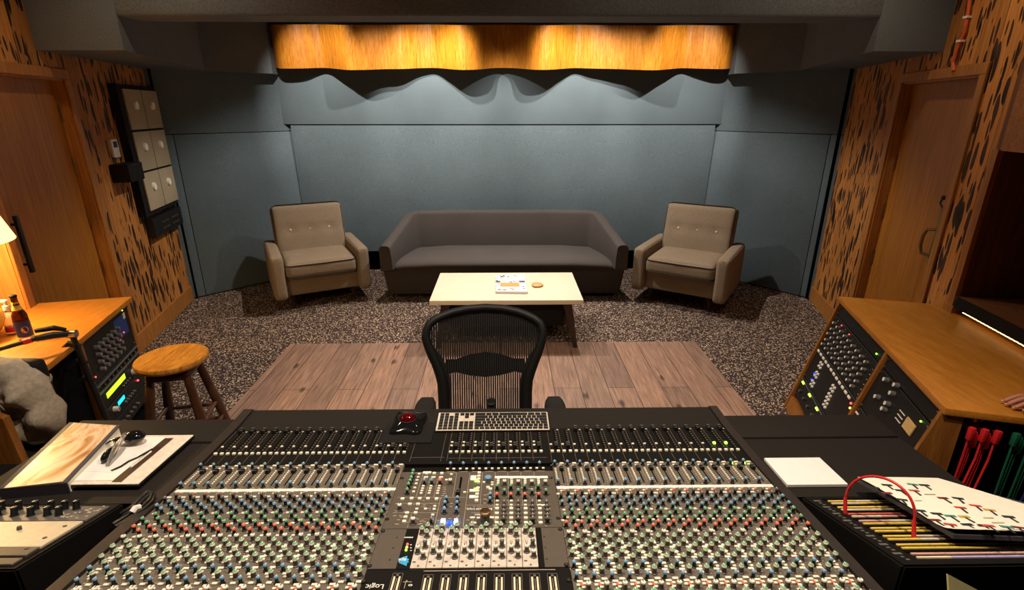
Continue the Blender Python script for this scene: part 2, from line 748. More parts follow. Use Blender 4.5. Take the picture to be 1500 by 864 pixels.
# ---- side walls, door openings left open
LDO = (ls(2.885), ls(3.815), 2.045)
RDO = (rs(3.11), rs(4.05), 2.035)
m = MB()
for a, b, z0, z1 in ((LDO[0] - .064, LDO[0], 0, CEIL), (LDO[1], ls(5.22), 0, CEIL), (LDO[0], LDO[1], LDO[2], CEIL)):
    m.span((a, -.14, z0), (b, 0, z1), LW)
struct('wall_left', m, 'pecky_wood')
m = MB()
for a, b, z0, z1 in ((rs(2.74), RDO[0], 0, CEIL), (RDO[1], rs(5.12), 0, CEIL), (RDO[0], RDO[1], RDO[2], CEIL)):
    m.span((a, -.14, z0), (b, 0, z1), RW)
m.span((rs(-1.5), -.14, 2.22), (rs(2.74), 0, CEIL), RW)
struct('wall_right', m, 'pecky_wood')


def door(name, W, o, handle_mats):
    a, b, top = o
    d = MB()
    d.span((a + .004, -.115, .004), (b - .004, -.062, top - .004), W, .002, 1)
    leaf = struct(name, d, 'wood_door')
    f = MB()
    cw = .062
    for s0, s1 in ((a - cw, a), (b, b + cw)):
        f.span((s0, -.0, 0), (s1, .016, top), W, .003, 1)
    f.span((a - cw, 0, top), (b + cw, .016, top + cw), W, .003, 1)
    for s0, s1 in ((a, a + .012), (b - .012, b)):
        f.span((s0, -.135, 0), (s1, -.0, top), W)
    f.span((a, -.135, top - .012), (b, -.0, top), W)
    put('door_frame', f, 'wood_trim', leaf, True)
    hf = MB()
    for z in (.28, .74, 1.11, 1.48, 1.83):
        hf = MB()
        hf.span((b - .03, -.062, z - .05), (b - .012, -.055, z + .05), W)
        hf.cyl((b - .02, -.056, z - .055), (b - .02, -.056, z + .055), .007, seg=8, M=W)
        put('hinge', hf, 'bronze', leaf, True)
    return leaf


m = MB()
m.span((-3.25, 2.822, 0), (-2.765, 2.85, CEIL))
struct('trim_3', m, 'wood_door')
m = MB()
m.span((-3.35, -1.5, 0), (-3.25, 2.85, CEIL))
struct('wall_left', m, 'wood_door')
dl = door('door_1', LW, LDO, None)
# long black pull on the left door
h = MB()
sx, z0 = lwall(25, 312, -.06)
_, z1 = lwall(42, 397, -.06)
sx = ls(2.885) + .115
h.span((sx - .012, -.03, z1), (sx + .012, -.008, z0), LW, .004, 2)
for z in (z1 + .05, z0 - .05):
    h.cyl((sx, -.062, z), (sx, -.02, z), .008, seg=10, M=LW)
put('door_handle', h, 'black_metal', dl, True)
h = MB()
h.span((sx - .075, -.062, z1 - .03), (sx - .05, -.05, z0 + .01), LW, .002, 1)
put('edge_plate', h, 'black_metal', dl, True)

dr = door('door_2', RW, RDO, None)
sr, zt = rwall(1378, 312, -.06)
h = MB()
s0 = RDO[0] + .05
h.span((s0, -.062, .90), (s0 + .105, -.052, 1.27), RW, .004, 1)
put('lock_plate', h, 'olive_plate', dr, True)
h = MB()
h.tube([(s0 + .06, -.05, 1.14), (s0 + .10, -.005, 1.13), (s0 + .12, .0, 1.08), (s0 + .12, .0, 1.02), (s0 + .10, -.005, .975), (s0 + .06, -.05, .965)], .010, 8, M=RW)
put('door_handle', h, 'bronze', dr, True)
h = MB()
h.cyl((s0 + .085, -.062, 1.335), (s0 + .085, -.03, 1.335), .014, seg=14, M=RW)
h.tube([(s0 + .085, -.035, 1.335), (s0 + .087, -.03, 1.30), (s0 + .06, -.03, 1.285), (s0 + .02, -.03, 1.265)], .006, 8, M=RW)
put('thumb_latch', h, 'black_metal', dr, True)

# ---- baseboards
m = MB()
m.span((LDO[1] + .062, 0, 0), (ls(5.135), .018, .15), LW, .003, 1)
struct('baseboard_left', m, 'wood_trim')
m = MB()
m.span((RDO[1] + .062, 0, 0), (rs(5.03), .018, .15), RW, .003, 1)
struct('baseboard_right', m, 'wood_trim')

m = MB()
m.span((3.05, -1.5, 0), (3.15, 2.74, CEIL))
struct('wall_right', m, 'wood_door')

# ---- fabric back wall: two splays, lower panel leaning out, upper panel
CL, CR = Vector((-3.235, 5.15, 0)), Vector((3.165, 5.04, 0))
BL, BR = Vector((-2.32, 6.08, 0)), Vector((2.31, 6.08, 0))


def splay(name, A, B):
    d = (B - A)
    L = d.length
    d.normalize()
    n = Vector((d.y, -d.x, 0)) if A.x < 0 else Vector((-d.y, d.x, 0))
    W = frame(A, d, n, (0, 0, 1))
    b = MB()
    b.span((-.25, -.12, 0), (L + .4, -.012, CEIL), W)
    w = struct(name, b, 'black_void')
    for s0, s1, z0, z1 in ((-.02, .118, .012, 1.628), (.124, L - .02, .012, 1.628), (-.02, L + .1, 1.634, CEIL)):
        p = MB()
        p.span((s0, -.012, z0), (s1, 0, z1), W, .003, 2)
        put('fabric_panel', p, 'fabric_blue', w, True)
    return w


splay('wall_back_left', CL, BL)
splay('wall_back_right', CR, BR)
for nm, A, W, s in (('gap_shade_1', CL, LW, ls(5.16)), ('gap_shade_2', CR, RW, rs(5.06))):
    m = MB()
    m.span((s, -.02, 0), (s + .05, .045, CEIL), W)
    struct(nm, m, 'black_void')  # black strip standing in for the dark gap at the corner

m = MB()
x0, x1 = -2.33, 2.32
m.loft([[(x0, 6.08, .262), (x0, 6.16, .262), (x0, 6.16, 1.7), (x0, 6.012, 1.7)],
        [(x1, 6.08, .262), (x1, 6.16, .262), (x1, 6.16, 1.7), (x1, 6.012, 1.7)]])
wb = struct('wall_back', m, 'fabric_blue')
m = MB()
m.span((-2.405, 6.0, 1.703), (2.40, 6.2, CEIL), bev=.004)
put('fabric_panel', m, 'fabric_blue', wb, True)
m = MB()
m.span((-2.9, 6.42, 0), (2.9, 6.5, 1.75))
put('toe_recess', m, 'black_void', wb, True)

# ---- ceiling soffit round the recess
m = MB()
SZ = 2.2
L = [(-2.36, 3.6), (-2.80, 5.345), (-2.375, 5.84), (-2.375, 5.98), (-3.6, 5.98), (-3.6, 3.6)]
Rr = [(2.335, 3.6), (2.335, 3.6), (2.775, 5.29), (2.36, 5.79), (2.36, 5.98), (3.6, 5.98), (3.6, 3.6)][1:]
m.prism(L, SZ, CEIL)
m.prism(Rr[::-1], SZ, CEIL)
m.loft([[(x, 3.602, CEIL), (x, 3.602, 2.413), (x, 3.614, 2.395), (x, 3.86, 2.395), (x, 3.86, CEIL)] for x in (-2.37, 2.345)])
struct('ceiling_soffit', m, 'fabric_soffit')

# ---- wavy wooden valance under the recess
CT = [(-341, .0), (-328, .45), (-300, .42), (-265, .10), (-242, .55), (-223, .95), (-200, .85), (-168, .55), (-150, .55), (-125, .22), (-103, .10),
      (-85, .45), (-65, .85), (-40, .75), (-20, .18), (-4, .05), (14, .18), (45, .80), (65, .78), (85, .40), (103, .08), (130, .30), (167, .48), (195, .80), (217, .92), (240, .5), (265, .08), (290, .32), (310, .46), (328, .45), (341, .0)]


def wave(u):
    for (a, va), (b, vb) in zip(CT, CT[1:]):
        if a <= u <= b:
            t = (u - a) / (b - a)
            t = t * t * (3 - 2 * t)
            return va + (vb - va) * t
    return 0


N = 260
ws = [wave(-341 + 682 * i / N) for i in range(N + 1)]
for _ in range(14):
    ws = [ws[0]] + [(ws[i - 1] + ws[i] * 2 + ws[i + 1]) / 4 for i in range(1, N)] + [ws[-1]]
secs = []
lean = R(7)
for i in range(N + 1):
    u = -341 + 682 * i / N
    x = .006 + u * 7.02e-3
    a = .31 * ws[i]
    ring = []
    for dy, dz in ((0, 0), (0, .40), (.016, .40), (.016, 0)):
        yy = 5.96 - a * math.cos(lean) + dy - dz * math.sin(lean) * .5
        zz = 2.268 + dz - a * math.sin(lean) * 1.25
        ring.append((x, yy, zz))
    secs.append(ring)
m = MB()
m.loft(secs)
single('wavy_wood_valance', m, 'wood_wave', 'long wavy honey-coloured wood valance glowing under the ceiling, above the sofa wall', 'wood panel', angle=50)
# ---- fixtures on the left wall
cab = thing('absorber_cabinet', 'tall black framed wall unit with six beige panels, each with a round port', 'wall panel', LW @ Vector((ls(4.78), .06, 1.0)))
s0, s1 = ls(4.40), ls(5.15)
m = MB()
m.span((s0, .0, .995), (s1, .05, 2.045), LW)
m.span((s0, .05, .995), (s0 + .06, .062, 2.045), LW)
put('frame', m, 'black_soft', cab, True)
cells = []
for r_ in range(3):
    for c_ in range(2):
        w_ = (s1 - s0 - .115) / 2
        a = s0 + .095 + c_ * (w_ + .012)
        z = 2.015 - (r_ + 1) * .32 - r_ * .012
        if r_:
            a += .0
        p = MB()
        p.span((a, .05, z), (a + w_, .068, z + .315), LW, .004, 2)
        po = put('panel', p, 'fabric_beige', cab, True)
        q = MB()
        cc = LW @ Vector((a + w_ * .5, .068, z + .19))
        q.cyl((a + w_ * .5, .066, z + .19), (a + w_ * .5, .082, z + .19), .036, .031, 24, LW)
        put('round_port', q, 'paper_cream', po, True)
sock = thing('socket_panel', 'small black connector box with two rows of jacks below the six-panel wall unit', 'connector panel', LW @ Vector((ls(4.86), .03, .8)))
m = MB()
sa, za = lwall(213, 320, .05)
sb, zb = lwall(257, 308, .05)
z0 = .80
m.span((ls(4.48), 0, .80), (ls(5.13), .07, .965), LW, .004, 1)
put('case', m, 'black_plastic', sock, True)
for k in range(2):
    for i in range(5):
        for j in range(2):
            q = MB()
            x = ls(4.66) + k * .24 + i * .033
            q.cyl((x, .07, .85 + j * .055), (x, .075, .85 + j * .055), .008, seg=8, M=LW)
            put('jack', q, 'brass', sock, True)
th = thing('thermostat', 'small white wall thermostat with a dark screen beside the six-panel wall unit', 'thermostat', LW @ Vector((ls(4.25), .01, 1.57)))
sa, za = lwall(158, 205)
m = MB()
m.span((ls(4.205), 0, 1.50), (ls(4.305), .022, 1.635), LW, .004, 2)
put('body', m, 'white_plastic', th, True)
m = MB()
m.span((ls(4.225), .022, 1.575), (ls(4.285), .0235, 1.62), LW)
put('screen', m, 'gloss_black', th, True)
bx = thing('wall_box', 'black box-shaped wall device jutting out under the white thermostat', 'wall box', LW @ Vector((ls(4.22), .06, 1.32)))
m = MB()
m.span((ls(4.12), 0, 1.32), (ls(4.37), .13, 1.455), LW, .006, 2)
put('body', m, 'black_soft', bx, True)
m = MB()
m.span((ls(4.13), .128, 1.44), (ls(4.36), .134, 1.452), LW)
put('lid_seam', m, 'black_plastic', bx, True)

# orange cable climbing the right wall beside the soffit
pts = []
for px, py in ((1397, 104), (1396, 92), (1402, 72), (1407, 60), (1413, 46), (1417, 25), (1420, 5), (1424, -20)):
    p = onplane(px, py, Vector((3.16, 5.05, 0)) + RN * .02, RN)
    pts.append(p)
m = MB()
m.tube(pts, .011, 8)
cb = thing('wall_cable', 'orange cable bundle clipped up the wood wall above the door frame', 'cable', pts[0])
put('cable', m, 'orange_cable', cb, True)
for i in (3, 5):
    q = MB()
    q.box(pts[i], (.03, .03, .012))
    put('cable_clip', q, 'white_plastic', cb, True)

# ================================================================== LIGHTS
w = bpy.data.worlds.new('world')
SC.world = w
w.use_nodes = True
w.node_tree.nodes['Background'].inputs['Color'].default_value = (1.0, .86, .72, 1)
w.node_tree.nodes['Background'].inputs['Strength'].default_value = .012


def lamp(name, kind, loc, energy, col, target=None, size=None, blend=.6, radius=.03, sy=None):
    l = bpy.data.lights.new(name, kind)
    l.energy = energy
    l.color = col
    if kind == 'SPOT':
        l.spot_size = R(size)
        l.spot_blend = blend
    if kind == 'AREA':
        l.shape = 'RECTANGLE'
        l.size = size
        l.size_y = sy or size
    else:
        l.shadow_soft_size = radius
    o = bpy.data.objects.new(name, l)
    COL.objects.link(o)
    o.location = loc
    if target is not None:
        o.rotation_euler = (Vector(target) - Vector(loc)).to_track_quat('-Z', 'Y').to_euler()
    return o


COOL = (1.0, .93, .82)
WARM = (1.0, .82, .58)
for i, x in enumerate((-1.86, -.72, .72, 1.86)):
    lamp('valance_spot', 'SPOT', (x, 4.75, 3.05), 230, COOL, (x, 5.9, 2.0), 54, .85, .018)
for x in (-.8, .8):
    lamp('sofa_downlight', 'SPOT', (x, 4.95, 3.08), 215, COOL, (x, 5.14, 0), 122, .4, .025)
lamp('table_downlight', 'SPOT', (.1, 4.75, 3.1), 110, COOL, (0, 4.3, 0), 62, .9, .03)
for x in (-.75, .65):
    lamp('console_downlight', 'SPOT', (x, 1.15, 3.05), 195, (1.0, .84, .66), (x * .7, 1.35, 0), 104, .8, .03)
for x in (-1.95, 1.95):
    lamp('room_downlight', 'SPOT', (x, 3.05, 3.1), 30, WARM, (x, 3.05, 0), 150, .9, .03)
lamp('room_downlight', 'SPOT', (.85, 3.1, 3.1), 12, WARM, (.85, 3.1, 0), 150, .8, .03)
# ================================================================== FURNITURE
# ---- sofa
sofa = thing('sofa', 'long charcoal grey sofa with low wraparound back under the wooden valance', 'sofa', (-.01, 5.45, 0))
m = MB()
secs = []
for z, yf, xf, xb in ((.045, 5.15, 1.21, 1.12), (.2, 5.09, 1.22, 1.12), (.36, 5.03, 1.225, 1.125)):
    secs.append([(-.01 - xf, yf, z), (-.01 + xf, yf, z), (-.01 + xb, 5.86, z), (-.01 - xb, 5.86, z)])
m.loft(secs)
bmesh.ops.bevel(m.bm, geom=[e for e in m.bm.edges if abs(e.verts[0].co.z - e.verts[1].co.z) > .05], offset=.03, segments=3, affect='EDGES')
put('base', m, 'fabric_sofa', sofa, True)
m = MB()
secs = []
prof = [(5.045, .35), (5.005, .37), (4.995, .395), (5.01, .42), (5.06, .442), (5.16, .452), (5.4, .452), (5.62, .445), (5.66, .44), (5.66, .35)]
for u in (-1, -.97, -.9, -.6, 0, .6, .9, .97, 1):
    k = 1 - abs(u) ** 8
    secs.append([(-.01 + u * (1.125 - .10 * max(0, (y - 5.02)) / .6), y + .03 * (1 - k), z - .045 * (1 - k) * (z > .36)) for y, z in prof])
m.loft(secs)
put('seat', m, 'fabric_sofa', sofa, True, angle=60)
# arms and back: one wall of varying height along a U
path = [(-1.235, 4.985), (-1.21, 5.12), (-1.17, 5.34), (-1.125, 5.58), (-1.10, 5.68), (-1.04, 5.755), (-.93, 5.785), (-.5, 5.80), (0, 5.80), (.5, 5.80), (.91, 5.785), (1.02, 5.755), (1.08, 5.68), (1.105, 5.58), (1.15, 5.34), (1.19, 5.12), (1.215, 4.985)]
hts = [.60, .635, .69, .755, .785, .80, .805, .808, .808, .808, .805, .80, .785, .755, .69, .635, .60]
secs = []
for i, (p, h) in enumerate(zip(path, hts)):
    a, b = Vector(path[max(0, i - 1)]), Vector(path[min(len(path) - 1, i + 1)])
    d = (b - a).normalized()
    n = Vector((d.y, -d.x))          # towards the seat
    th = .115
    o = Vector(p)
    back = max(0, min(1, (p[1] - 5.3) / .45))
    sl = .05 * back
    pr = [(0, .34), (0 - sl * .3, h - .03), (.02 - sl * .3, h - .006), (.045 - sl * .3, h), (th - .035, h), (th - .01, h - .008), (th, h - .03), (th + .01 + sl, .46), (th + .012 + sl, .36)]
    secs.append([(o.x + n.x * q, o.y + n.y * q, z) for q, z in pr])
m = MB()
m.loft(secs)
put('backrest', m, 'fabric_sofa', sofa, True, angle=50)
for x in (-1.08, 1.06):
    for y in (5.24, 5.78):
        q = MB()
        q.cyl((x, y, 0), (x, y, .05), .03, .035, 12)
        put('foot', q, 'black_plastic', sofa, True)

# ---- armchairs
def make_armchair():
    t = thing('armchair', 'x', 'armchair', (0, 0, 0), 0, 'taupe tweed armchairs')
    m = MB()
    m.cushion((0, .03, .245), (.80, .74, .19), .02, n=6)
    put('seat_frame', m, 'fabric_tweed', t)
    for sx in (-1, 1):
        m = MB()
        m.cushion((sx * .395, -.015, .352), (.115, .79, .43), .032, (.006, .004, .004), n=10)
        put('armrest', m, 'fabric_tweed', t)
    m = MB()
    m.cushion((0, -.10, .405), (.665, .61, .155), .05, (.0, .012, .018), n=16)
    seat = put('seat_cushion', m, 'fabric_tweed', t, angle=60)
    q = MB()
    for z in (.462, .352):
        pts = [(-.325, .12, z), (-.325, -.36, z), (-.31, -.395, z), (-.28, -.408, z), (0, -.416, z), (.28, -.408, z), (.31, -.395, z), (.325, -.36, z), (.325, .12, z)]
        q.tube(pts, .006, 6)
    put('piping', q, 'piping_dark', seat)
    # back: a leaning cushion
    M = Matrix.Translation((0, .245, .60)) @ Matrix.Rotation(R(-14), 4, 'X')
    m = MB()
    m.cushion((0, 0, 0), (.70, .17, .66), .045, (0, .022, .0), n=20, M=M)
    bm = m.bm
    Mi = M.inverted()
    for v in bm.verts:
        l = Mi @ v.co
        if l.y < 0:
            for bx in (-.19, 0, .19):
                r2 = (l.x - bx) ** 2 + (l.z - .07) ** 2
                l.y += .022 * math.exp(-r2 / .0012)
            l.y += .006 * math.exp(-(l.z - .07) ** 2 / .0006)
            v.co = M @ l
    back = put('backrest', m, 'fabric_tweed', t, angle=60)
    q = MB()
    for y in (-.07, .07):
        q.tube([(-.335, y, -.30), (-.338, y, .28), (-.325, y, .318), (-.29, y, .33), (.29, y, .33), (.325, y, .318), (.338, y, .28), (.335, y, -.30)], .006, 6, M=M)
    put('piping', q, 'piping_dark', back)
    for bx in (-.19, 0, .19):
        q = MB()
        q.sphere((bx, -.084, .07), .013, 1, .6, 1, 12, M=M)
        put('button', q, 'button_stud', back)
    for sx in (-1, 1):
        for y in (-.27, .30):
            q = MB()
            q.cyl((sx * .30, y, 0), (sx * .28, y, .16), .013, .024, 12)
            put('leg', q, 'wood_leg_dark', t)
    return t


ac = make_armchair()
ac.location = (-1.95, 5.235, 0)
ac.rotation_euler = (0, 0, R(27))
ac['label'] = 'taupe tweed armchair with three buttons, standing near the wall unit with six panels'
WM[ac.name] = Matrix.Translation(ac.location) @ Matrix.Rotation(R(27), 4, 'Z')
dup(ac, (1.875, 5.11, 0), R(-33), 'taupe tweed armchair with three buttons, standing nearer the door with the D-shaped handle', 'taupe tweed armchairs')

# ---- coffee table
ct = thing('coffee_table', 'low coffee table with cream top and dark splayed legs before the sofa', 'table', (.01, 4.29, 0))
m = MB()
m.span((-.605, 3.913, .382), (.624, 4.667, .42), bev=.003)
put('tabletop', m, 'table_cream', ct, True)
m = MB()
m.span((-.46, 4.0, .16), (.485, 4.6, .382), bev=.004)
put('storage_box', m, 'black_soft', ct, True)
for sx in (-1, 1):
    for sy in (-1, 1):
        q = MB()
        x0, y0 = .01 + sx * .49, 4.29 + sy * .33
        x1, y1 = .01 + sx * .565, 4.29 + sy * .365
        secs = []
        for x, y, z, a, b in ((x1, y1, 0, .017, .017), (x0, y0, .382, .036, .03)):
            secs.append([(x - a, y - b, z), (x + a, y - b, z), (x + a, y + b, z), (x - a, y + b, z)])
        q.loft(secs)
        put('leg', q, 'wood_leg_dark', ct, True)

bk = thing('magazine', 'white illustrated book with a brown band lying on the cream coffee table', 'book', atz(747, 420, .421))
a, b, c, d = atz(726, 430, .42), atz(773, 430.5, .42), atz(769, 405, .42), atz(728, 405, .42)
m = MB()
m.prism([(a.x, a.y), (b.x, b.y), (b.x - .01, c.y), (a.x - .01, c.y)], .4205, .44, bev=.002)
put('cover', m, 'paper', bk, True)
w_, d_ = b.x - a.x, c.y - a.y


def cover_rect(u0, v0, u1, v1, matn, nm='band_print'):
    q = MB()
    q.span((a.x + w_ * u0, a.y + d_ * v0, .4399), (a.x + w_ * u1, a.y + d_ * v1, .4412))
    put(nm, q, matn, bk, True)


cover_rect(.14, .26, .76, .48, 'stone_tan')
cover_rect(-.01, .50, .14, .60, 'cap_grey')
cover_rect(.76, .50, .95, .60, 'cap_grey')
q = MB()
for i in range(34):
    u, v = rnd.choice(((rnd.uniform(.14, .72), rnd.uniform(.52, .62)), (rnd.uniform(.14, .72), rnd.uniform(.82, .93)), (rnd.uniform(.03, .95), rnd.uniform(.04, .14)), (rnd.choice((.03, .88)), rnd.uniform(.2, .9))))
    q.box((a.x + w_ * u, a.y + d_ * v, .4404), (rnd.uniform(.006, .022), rnd.uniform(.006, .02), .0012), Matrix.Identity(4))
put('mark_print', q, 'tee_dark', bk, True)
q = MB()
for i in range(10):
    u, v = rnd.uniform(.05, .9), rnd.choice((rnd.uniform(.05, .15), rnd.uniform(.52, .6), .42))
    q.box((a.x + w_ * u, a.y + d_ * v, .4405), (.016, .014, .0012))
put('mark_print', q, 'tee_red', bk, True)
p = atz(786, 419, .42)
m = MB()
m.lathe([(.0, 0), (.040, .0), (.053, .007), (.052, .014), (.04, .022), (.018, .027), (0, .028)], (0, 0, 0), 24)
bm = m.bm
for v in bm.verts:
    a_ = math.atan2(v.co.y, v.co.x)
    k = 1 + .14 * math.cos(a_ - .6) + .05 * math.cos(3 * a_)
    v.co.x *= k * .95
    v.co.y *= k
o = single('pebble', m, 'stone_tan', 'smooth tan pebble lying beside the illustrated book on the coffee table', 'pebble')
o.location = (p.x, p.y, .4202)

# ---- wooden stool
sc_ = Vector((-1.725, 2.462, 0))
st = thing('bar_stool', 'round wooden bar stool with honey seat and dark legs beside the equipment rack', 'stool', sc_)
m = MB()
m.lathe([(0, .612), (.13, .612), (.158, .618), (.168, .628), (.170, .640), (.165, .650), (.15, .653), (.12, .648), (.06, .644), (0, .643)], sc_, 40)
put('seat', m, 'wood_stool', st, True, angle=50)
legs = []
for k in range(4):
    a_ = R(45 + 90 * k + 12)
    dx, dy = math.cos(a_), math.sin(a_)
    top = sc_ + Vector((dx * .11, dy * .11, .615))
    bot = sc_ + Vector((dx * .235, dy * .235, 0))
    legs.append((top, bot))
    q = MB()
    q.tube([bot, bot.lerp(top, .25), bot.lerp(top, .5), bot.lerp(top, .8), top], [.016, .021, .024, .021, .017], 12)
    put('leg', q, 'wood_stool_leg', st, True)
for lv in (.30, .46):
    for k in range(4):
        t0, b0 = legs[k]
        t1, b1 = legs[(k + 1) % 4]
        f = lv + (.04 if k % 2 else 0)
        q = MB()
        q.cyl(b0.lerp(t0, f), b1.lerp(t1, f), .0105, seg=10)
        put('rung', q, 'wood_stool_leg', st, True)
q = MB()
for k in range(4):
    t0, b0 = legs[k]
    t1, b1 = legs[(k + 1) % 4]
    q.cyl(b0.lerp(t0, .93), b1.lerp(t1, .93), .02, seg=8)
put('apron', q, 'wood_stool_leg', st, True)

# ---- mesh office chair, facing the desk (towards the camera)
ch = thing('office_chair', 'black mesh-back office chair with arm pads pulled up to the mixing console', 'chair', (-.065, 2.02, 0))
CP, CN = Vector((0, 2.04, .62)), Vector((0, -1, -.0)) 
lean_n = Vector((0, -math.cos(R(14)), -math.sin(R(14)) * -1)).normalized()
lean_n = Vector((0, -math.cos(R(14)), math.sin(R(14))))


def cb_pt(px, py, off=0):
    p = onplane(px, py, CP, lean_n)
    dx = p.x + .065
    # the back wraps forward at its flanks
    return Vector((p.x, p.y - .55 * dx * dx + off, p.z))


outer = [(646.6, 612), (646.6, 597), (645, 575), (643, 558), (639, 543), (634, 528), (628, 513), (623.5, 500), (620.5, 488), (621.5, 477), (627, 467), (636, 461), (648, 456.5), (662, 452.5), (684, 448.5), (711, 447), (738, 448.5), (760, 452.5), (774, 457), (786, 462), (795, 468), (799.5, 478), (799, 489), (797, 501), (793, 514), (788, 528), (783, 543), (779, 556), (777, 575), (776, 597), (776, 612)]
cx = 711
path = []
rad = []
for i, (x, y) in enumerate(outer):
    t = abs(i - (len(outer) - 1) / 2) / ((len(outer) - 1) / 2)
    r_ = .017 + .010 * max(0, (t - .3)) / .7
    path.append((x, y))
    rad.append(r_)
m = MB()
pts = []
for (x, y), r_ in zip(path, rad):
    ins = r_ / .003 * .98
    d = Vector((cx - x, 520 - y))
    d.normalize()
    q_ = cb_pt(x + d.x * ins * .9, y + d.y * ins * .55)
    pts.append(q_)
m.tube(pts, rad, 10)
put('back_frame', m, 'black_frame', ch, True, angle=60)
# carrier bars behind the lower half
for s_ in (-1, 1):
    m = MB()
    xs = [(711 + s_ * 56, 612), (711 + s_ * 55, 575), (711 + s_ * 57, 548), (711 + s_ * 66, 525), (711 + s_ * 76, 508)]
    m.tube([cb_pt(x, y, .025) for x, y in xs], [.03, .03, .028, .022, .012], 10, flat=.5)
    put('back_carrier', m, 'black_frame', ch, True, angle=60)
# woven strips clipped to the outline
inn = pts


def edge_z(x):
    """z span of the frame centre line at x"""
    zs = []
    for a, b in zip(inn, inn[1:]):
        if (a.x - x) * (b.x - x) <= 0 and abs(a.x - b.x) > 1e-9:
            t = (x - a.x) / (b.x - a.x)
            zs.append(a.z + (b.z - a.z) * t)
    return zs


m = MB()


def back_y(x, z):
    dx = x + .065
    y0 = CP.y + (z - CP.z) * math.tan(R(14))
    return y0 - .55 * dx * dx


step = .0098
x = -.065 - 29 * step
for i in range(59):
    zs = edge_z(x)
    if len(zs) >= 1:
        z1 = max(zs)
        z0 = min(zs) if len(zs) > 1 else .50
        if z1 - z0 > .02:
            hw = .0034
            n_ = 8
            for k in range(n_):
                za, zb = z0 + (z1 - z0) * k / n_, z0 + (z1 - z0) * (k + 1) / n_
                ya, yb = back_y(x, za), back_y(x, zb)
                m.poly([(x - hw, ya, za), (x + hw, ya, za), (x + hw, yb, zb), (x - hw, yb, zb),
                        (x - hw, ya + .0015, za), (x + hw, ya + .0015, za), (x + hw, yb + .0015, zb), (x - hw, yb + .0015, zb)],
                       [(0, 1, 2, 3), (7, 6, 5, 4), (0, 3, 7, 4), (1, 5, 6, 2)])
    x += step
put('back_mesh', m, 'black_soft', ch, True)
# lumbar pad
m = MB()
top_e = [(655, 524), (668, 525), (688, 519), (711, 516), (734, 519), (754, 525), (767, 524)]
bot_e = [(655, 546), (668, 544), (688, 550), (711, 553), (734, 550), (754, 544), (767, 546)]
secs = []
for (a, b), (c, d) in zip(top_e, bot_e):
    p, q_ = cb_pt(a, b, .006), cb_pt(c, d, .006)
    mid = (p + q_) / 2
    e = Vector((0, .014, 0))
    secs.append([p, p.lerp(mid, .5) + e * .8, mid + e, q_.lerp(mid, .5) + e * .8, q_, mid + Vector((0, -.002, 0))])
m.loft(secs)
put('lumbar_pad', m, 'black_frame', ch, True, angle=60)
# arms, seat, column, base
for s_ in (-1, 1):
    pc = Vector((-.065 + s_ * .272, 1.86, .672))
    m = MB()
    m.cushion(pc, (.09, .25, .035), .016, n=8)
    for v in m.bm.verts:
        l = v.co - pc
        if l.y > .04:
            k = math.sqrt(max(0, 1 - ((l.y - .04) / .09) ** 2))
            v.co.x = pc.x + l.x * (.25 + .75 * k)
    pad = put('arm_pad', m, 'black_soft', ch, True, angle=60)
    m = MB()
    m.tube([(pc.x, 1.92, .66), (pc.x, 1.97, .58), (pc.x * .98, 2.02, .47), (-.065 + s_ * .2, 2.03, .42)], .017, 8)
    put('arm_post', m, 'black_metal', ch, True)
m = MB()
m.cushion((-.065, 1.79, .45), (.48, .45, .05), .022, n=8)
put('seat', m, 'black_soft', ch, True)
m = MB()
m.span((-.19, 1.88, .36), (.06, 2.06, .425), bev=.015)
put('tilt_mechanism', m, 'black_metal', ch, True)
m = MB()
m.tube([(-.065, 2.02, .40), (-.065, 2.10, .42), (-.065, 2.085, .52), (-.065, 2.05, .62)], .022, 10)
put('back_link', m, 'black_metal', ch, True)
m = MB()
m.cyl((-.065, 1.93, .1), (-.065, 1.93, .38), .026, seg=14)
put('gas_column', m, 'black_metal', ch, True)
for k in range(5):
    a_ = R(90 + 72 * k)
    e = Vector((-.065 + .29 * math.cos(a_), 1.93 + .29 * math.sin(a_), .075))
    q = MB()
    q.tube([(-.065, 1.93, .115), ((-.065 + e.x) / 2, (1.93 + e.y) / 2, .10), e], [.032, .024, .018], 8)
    leg = put('base_leg', q, 'black_metal', ch, True)
    q = MB()
    q.cyl(e + Vector((-.012, 0, -.043)), e + Vector((.012, 0, -.043)), .028, seg=14)
    q.cyl(e + Vector((0, 0, -.02)), e, .008, seg=8)
    put('caster', q, 'black_plastic', leg, True)
# ================================================================== MIXING CONSOLE
SEG = [(1.80, .740), (1.655, .741), (1.43, .760), (.887, .8335), (.60, .872)]
CX0, CX1 = -1.028, .837


def cz(y):
    for (y0, z0), (y1, z1) in zip(SEG, SEG[1:]):
        if y >= y1 or y1 == .60:
            return z0 + (z1 - z0) * (y - y0) / (y1 - y0)


def csl(y):
    for (y0, z0), (y1, z1) in zip(SEG, SEG[1:]):
        if y >= y1 or y1 == .60:
            t = Vector((0, y0 - y1, z0 - z1)).normalized()
            return t, Vector((0, -t.z, t.y))


def cf(x, y, h=0):
    """frame on the console top: x right, y along the slope away from the camera, z out of it"""
    t, n = csl(y)
    o = Vector((x, y, cz(y))) + n * h
    return frame(o, (1, 0, 0), t, n)


def cy(px, py):
    """depth of the console top seen at a pixel row"""
    for (y0, z0), (y1, z1) in zip(SEG, SEG[1:]):
        p = onplane(px, py, (0, y0, z0), (0, -(z1 - z0), (y1 - y0)))
        if y1 - 1e-6 <= p.y <= y0 + 1e-6:
            return p.y
    return p.y


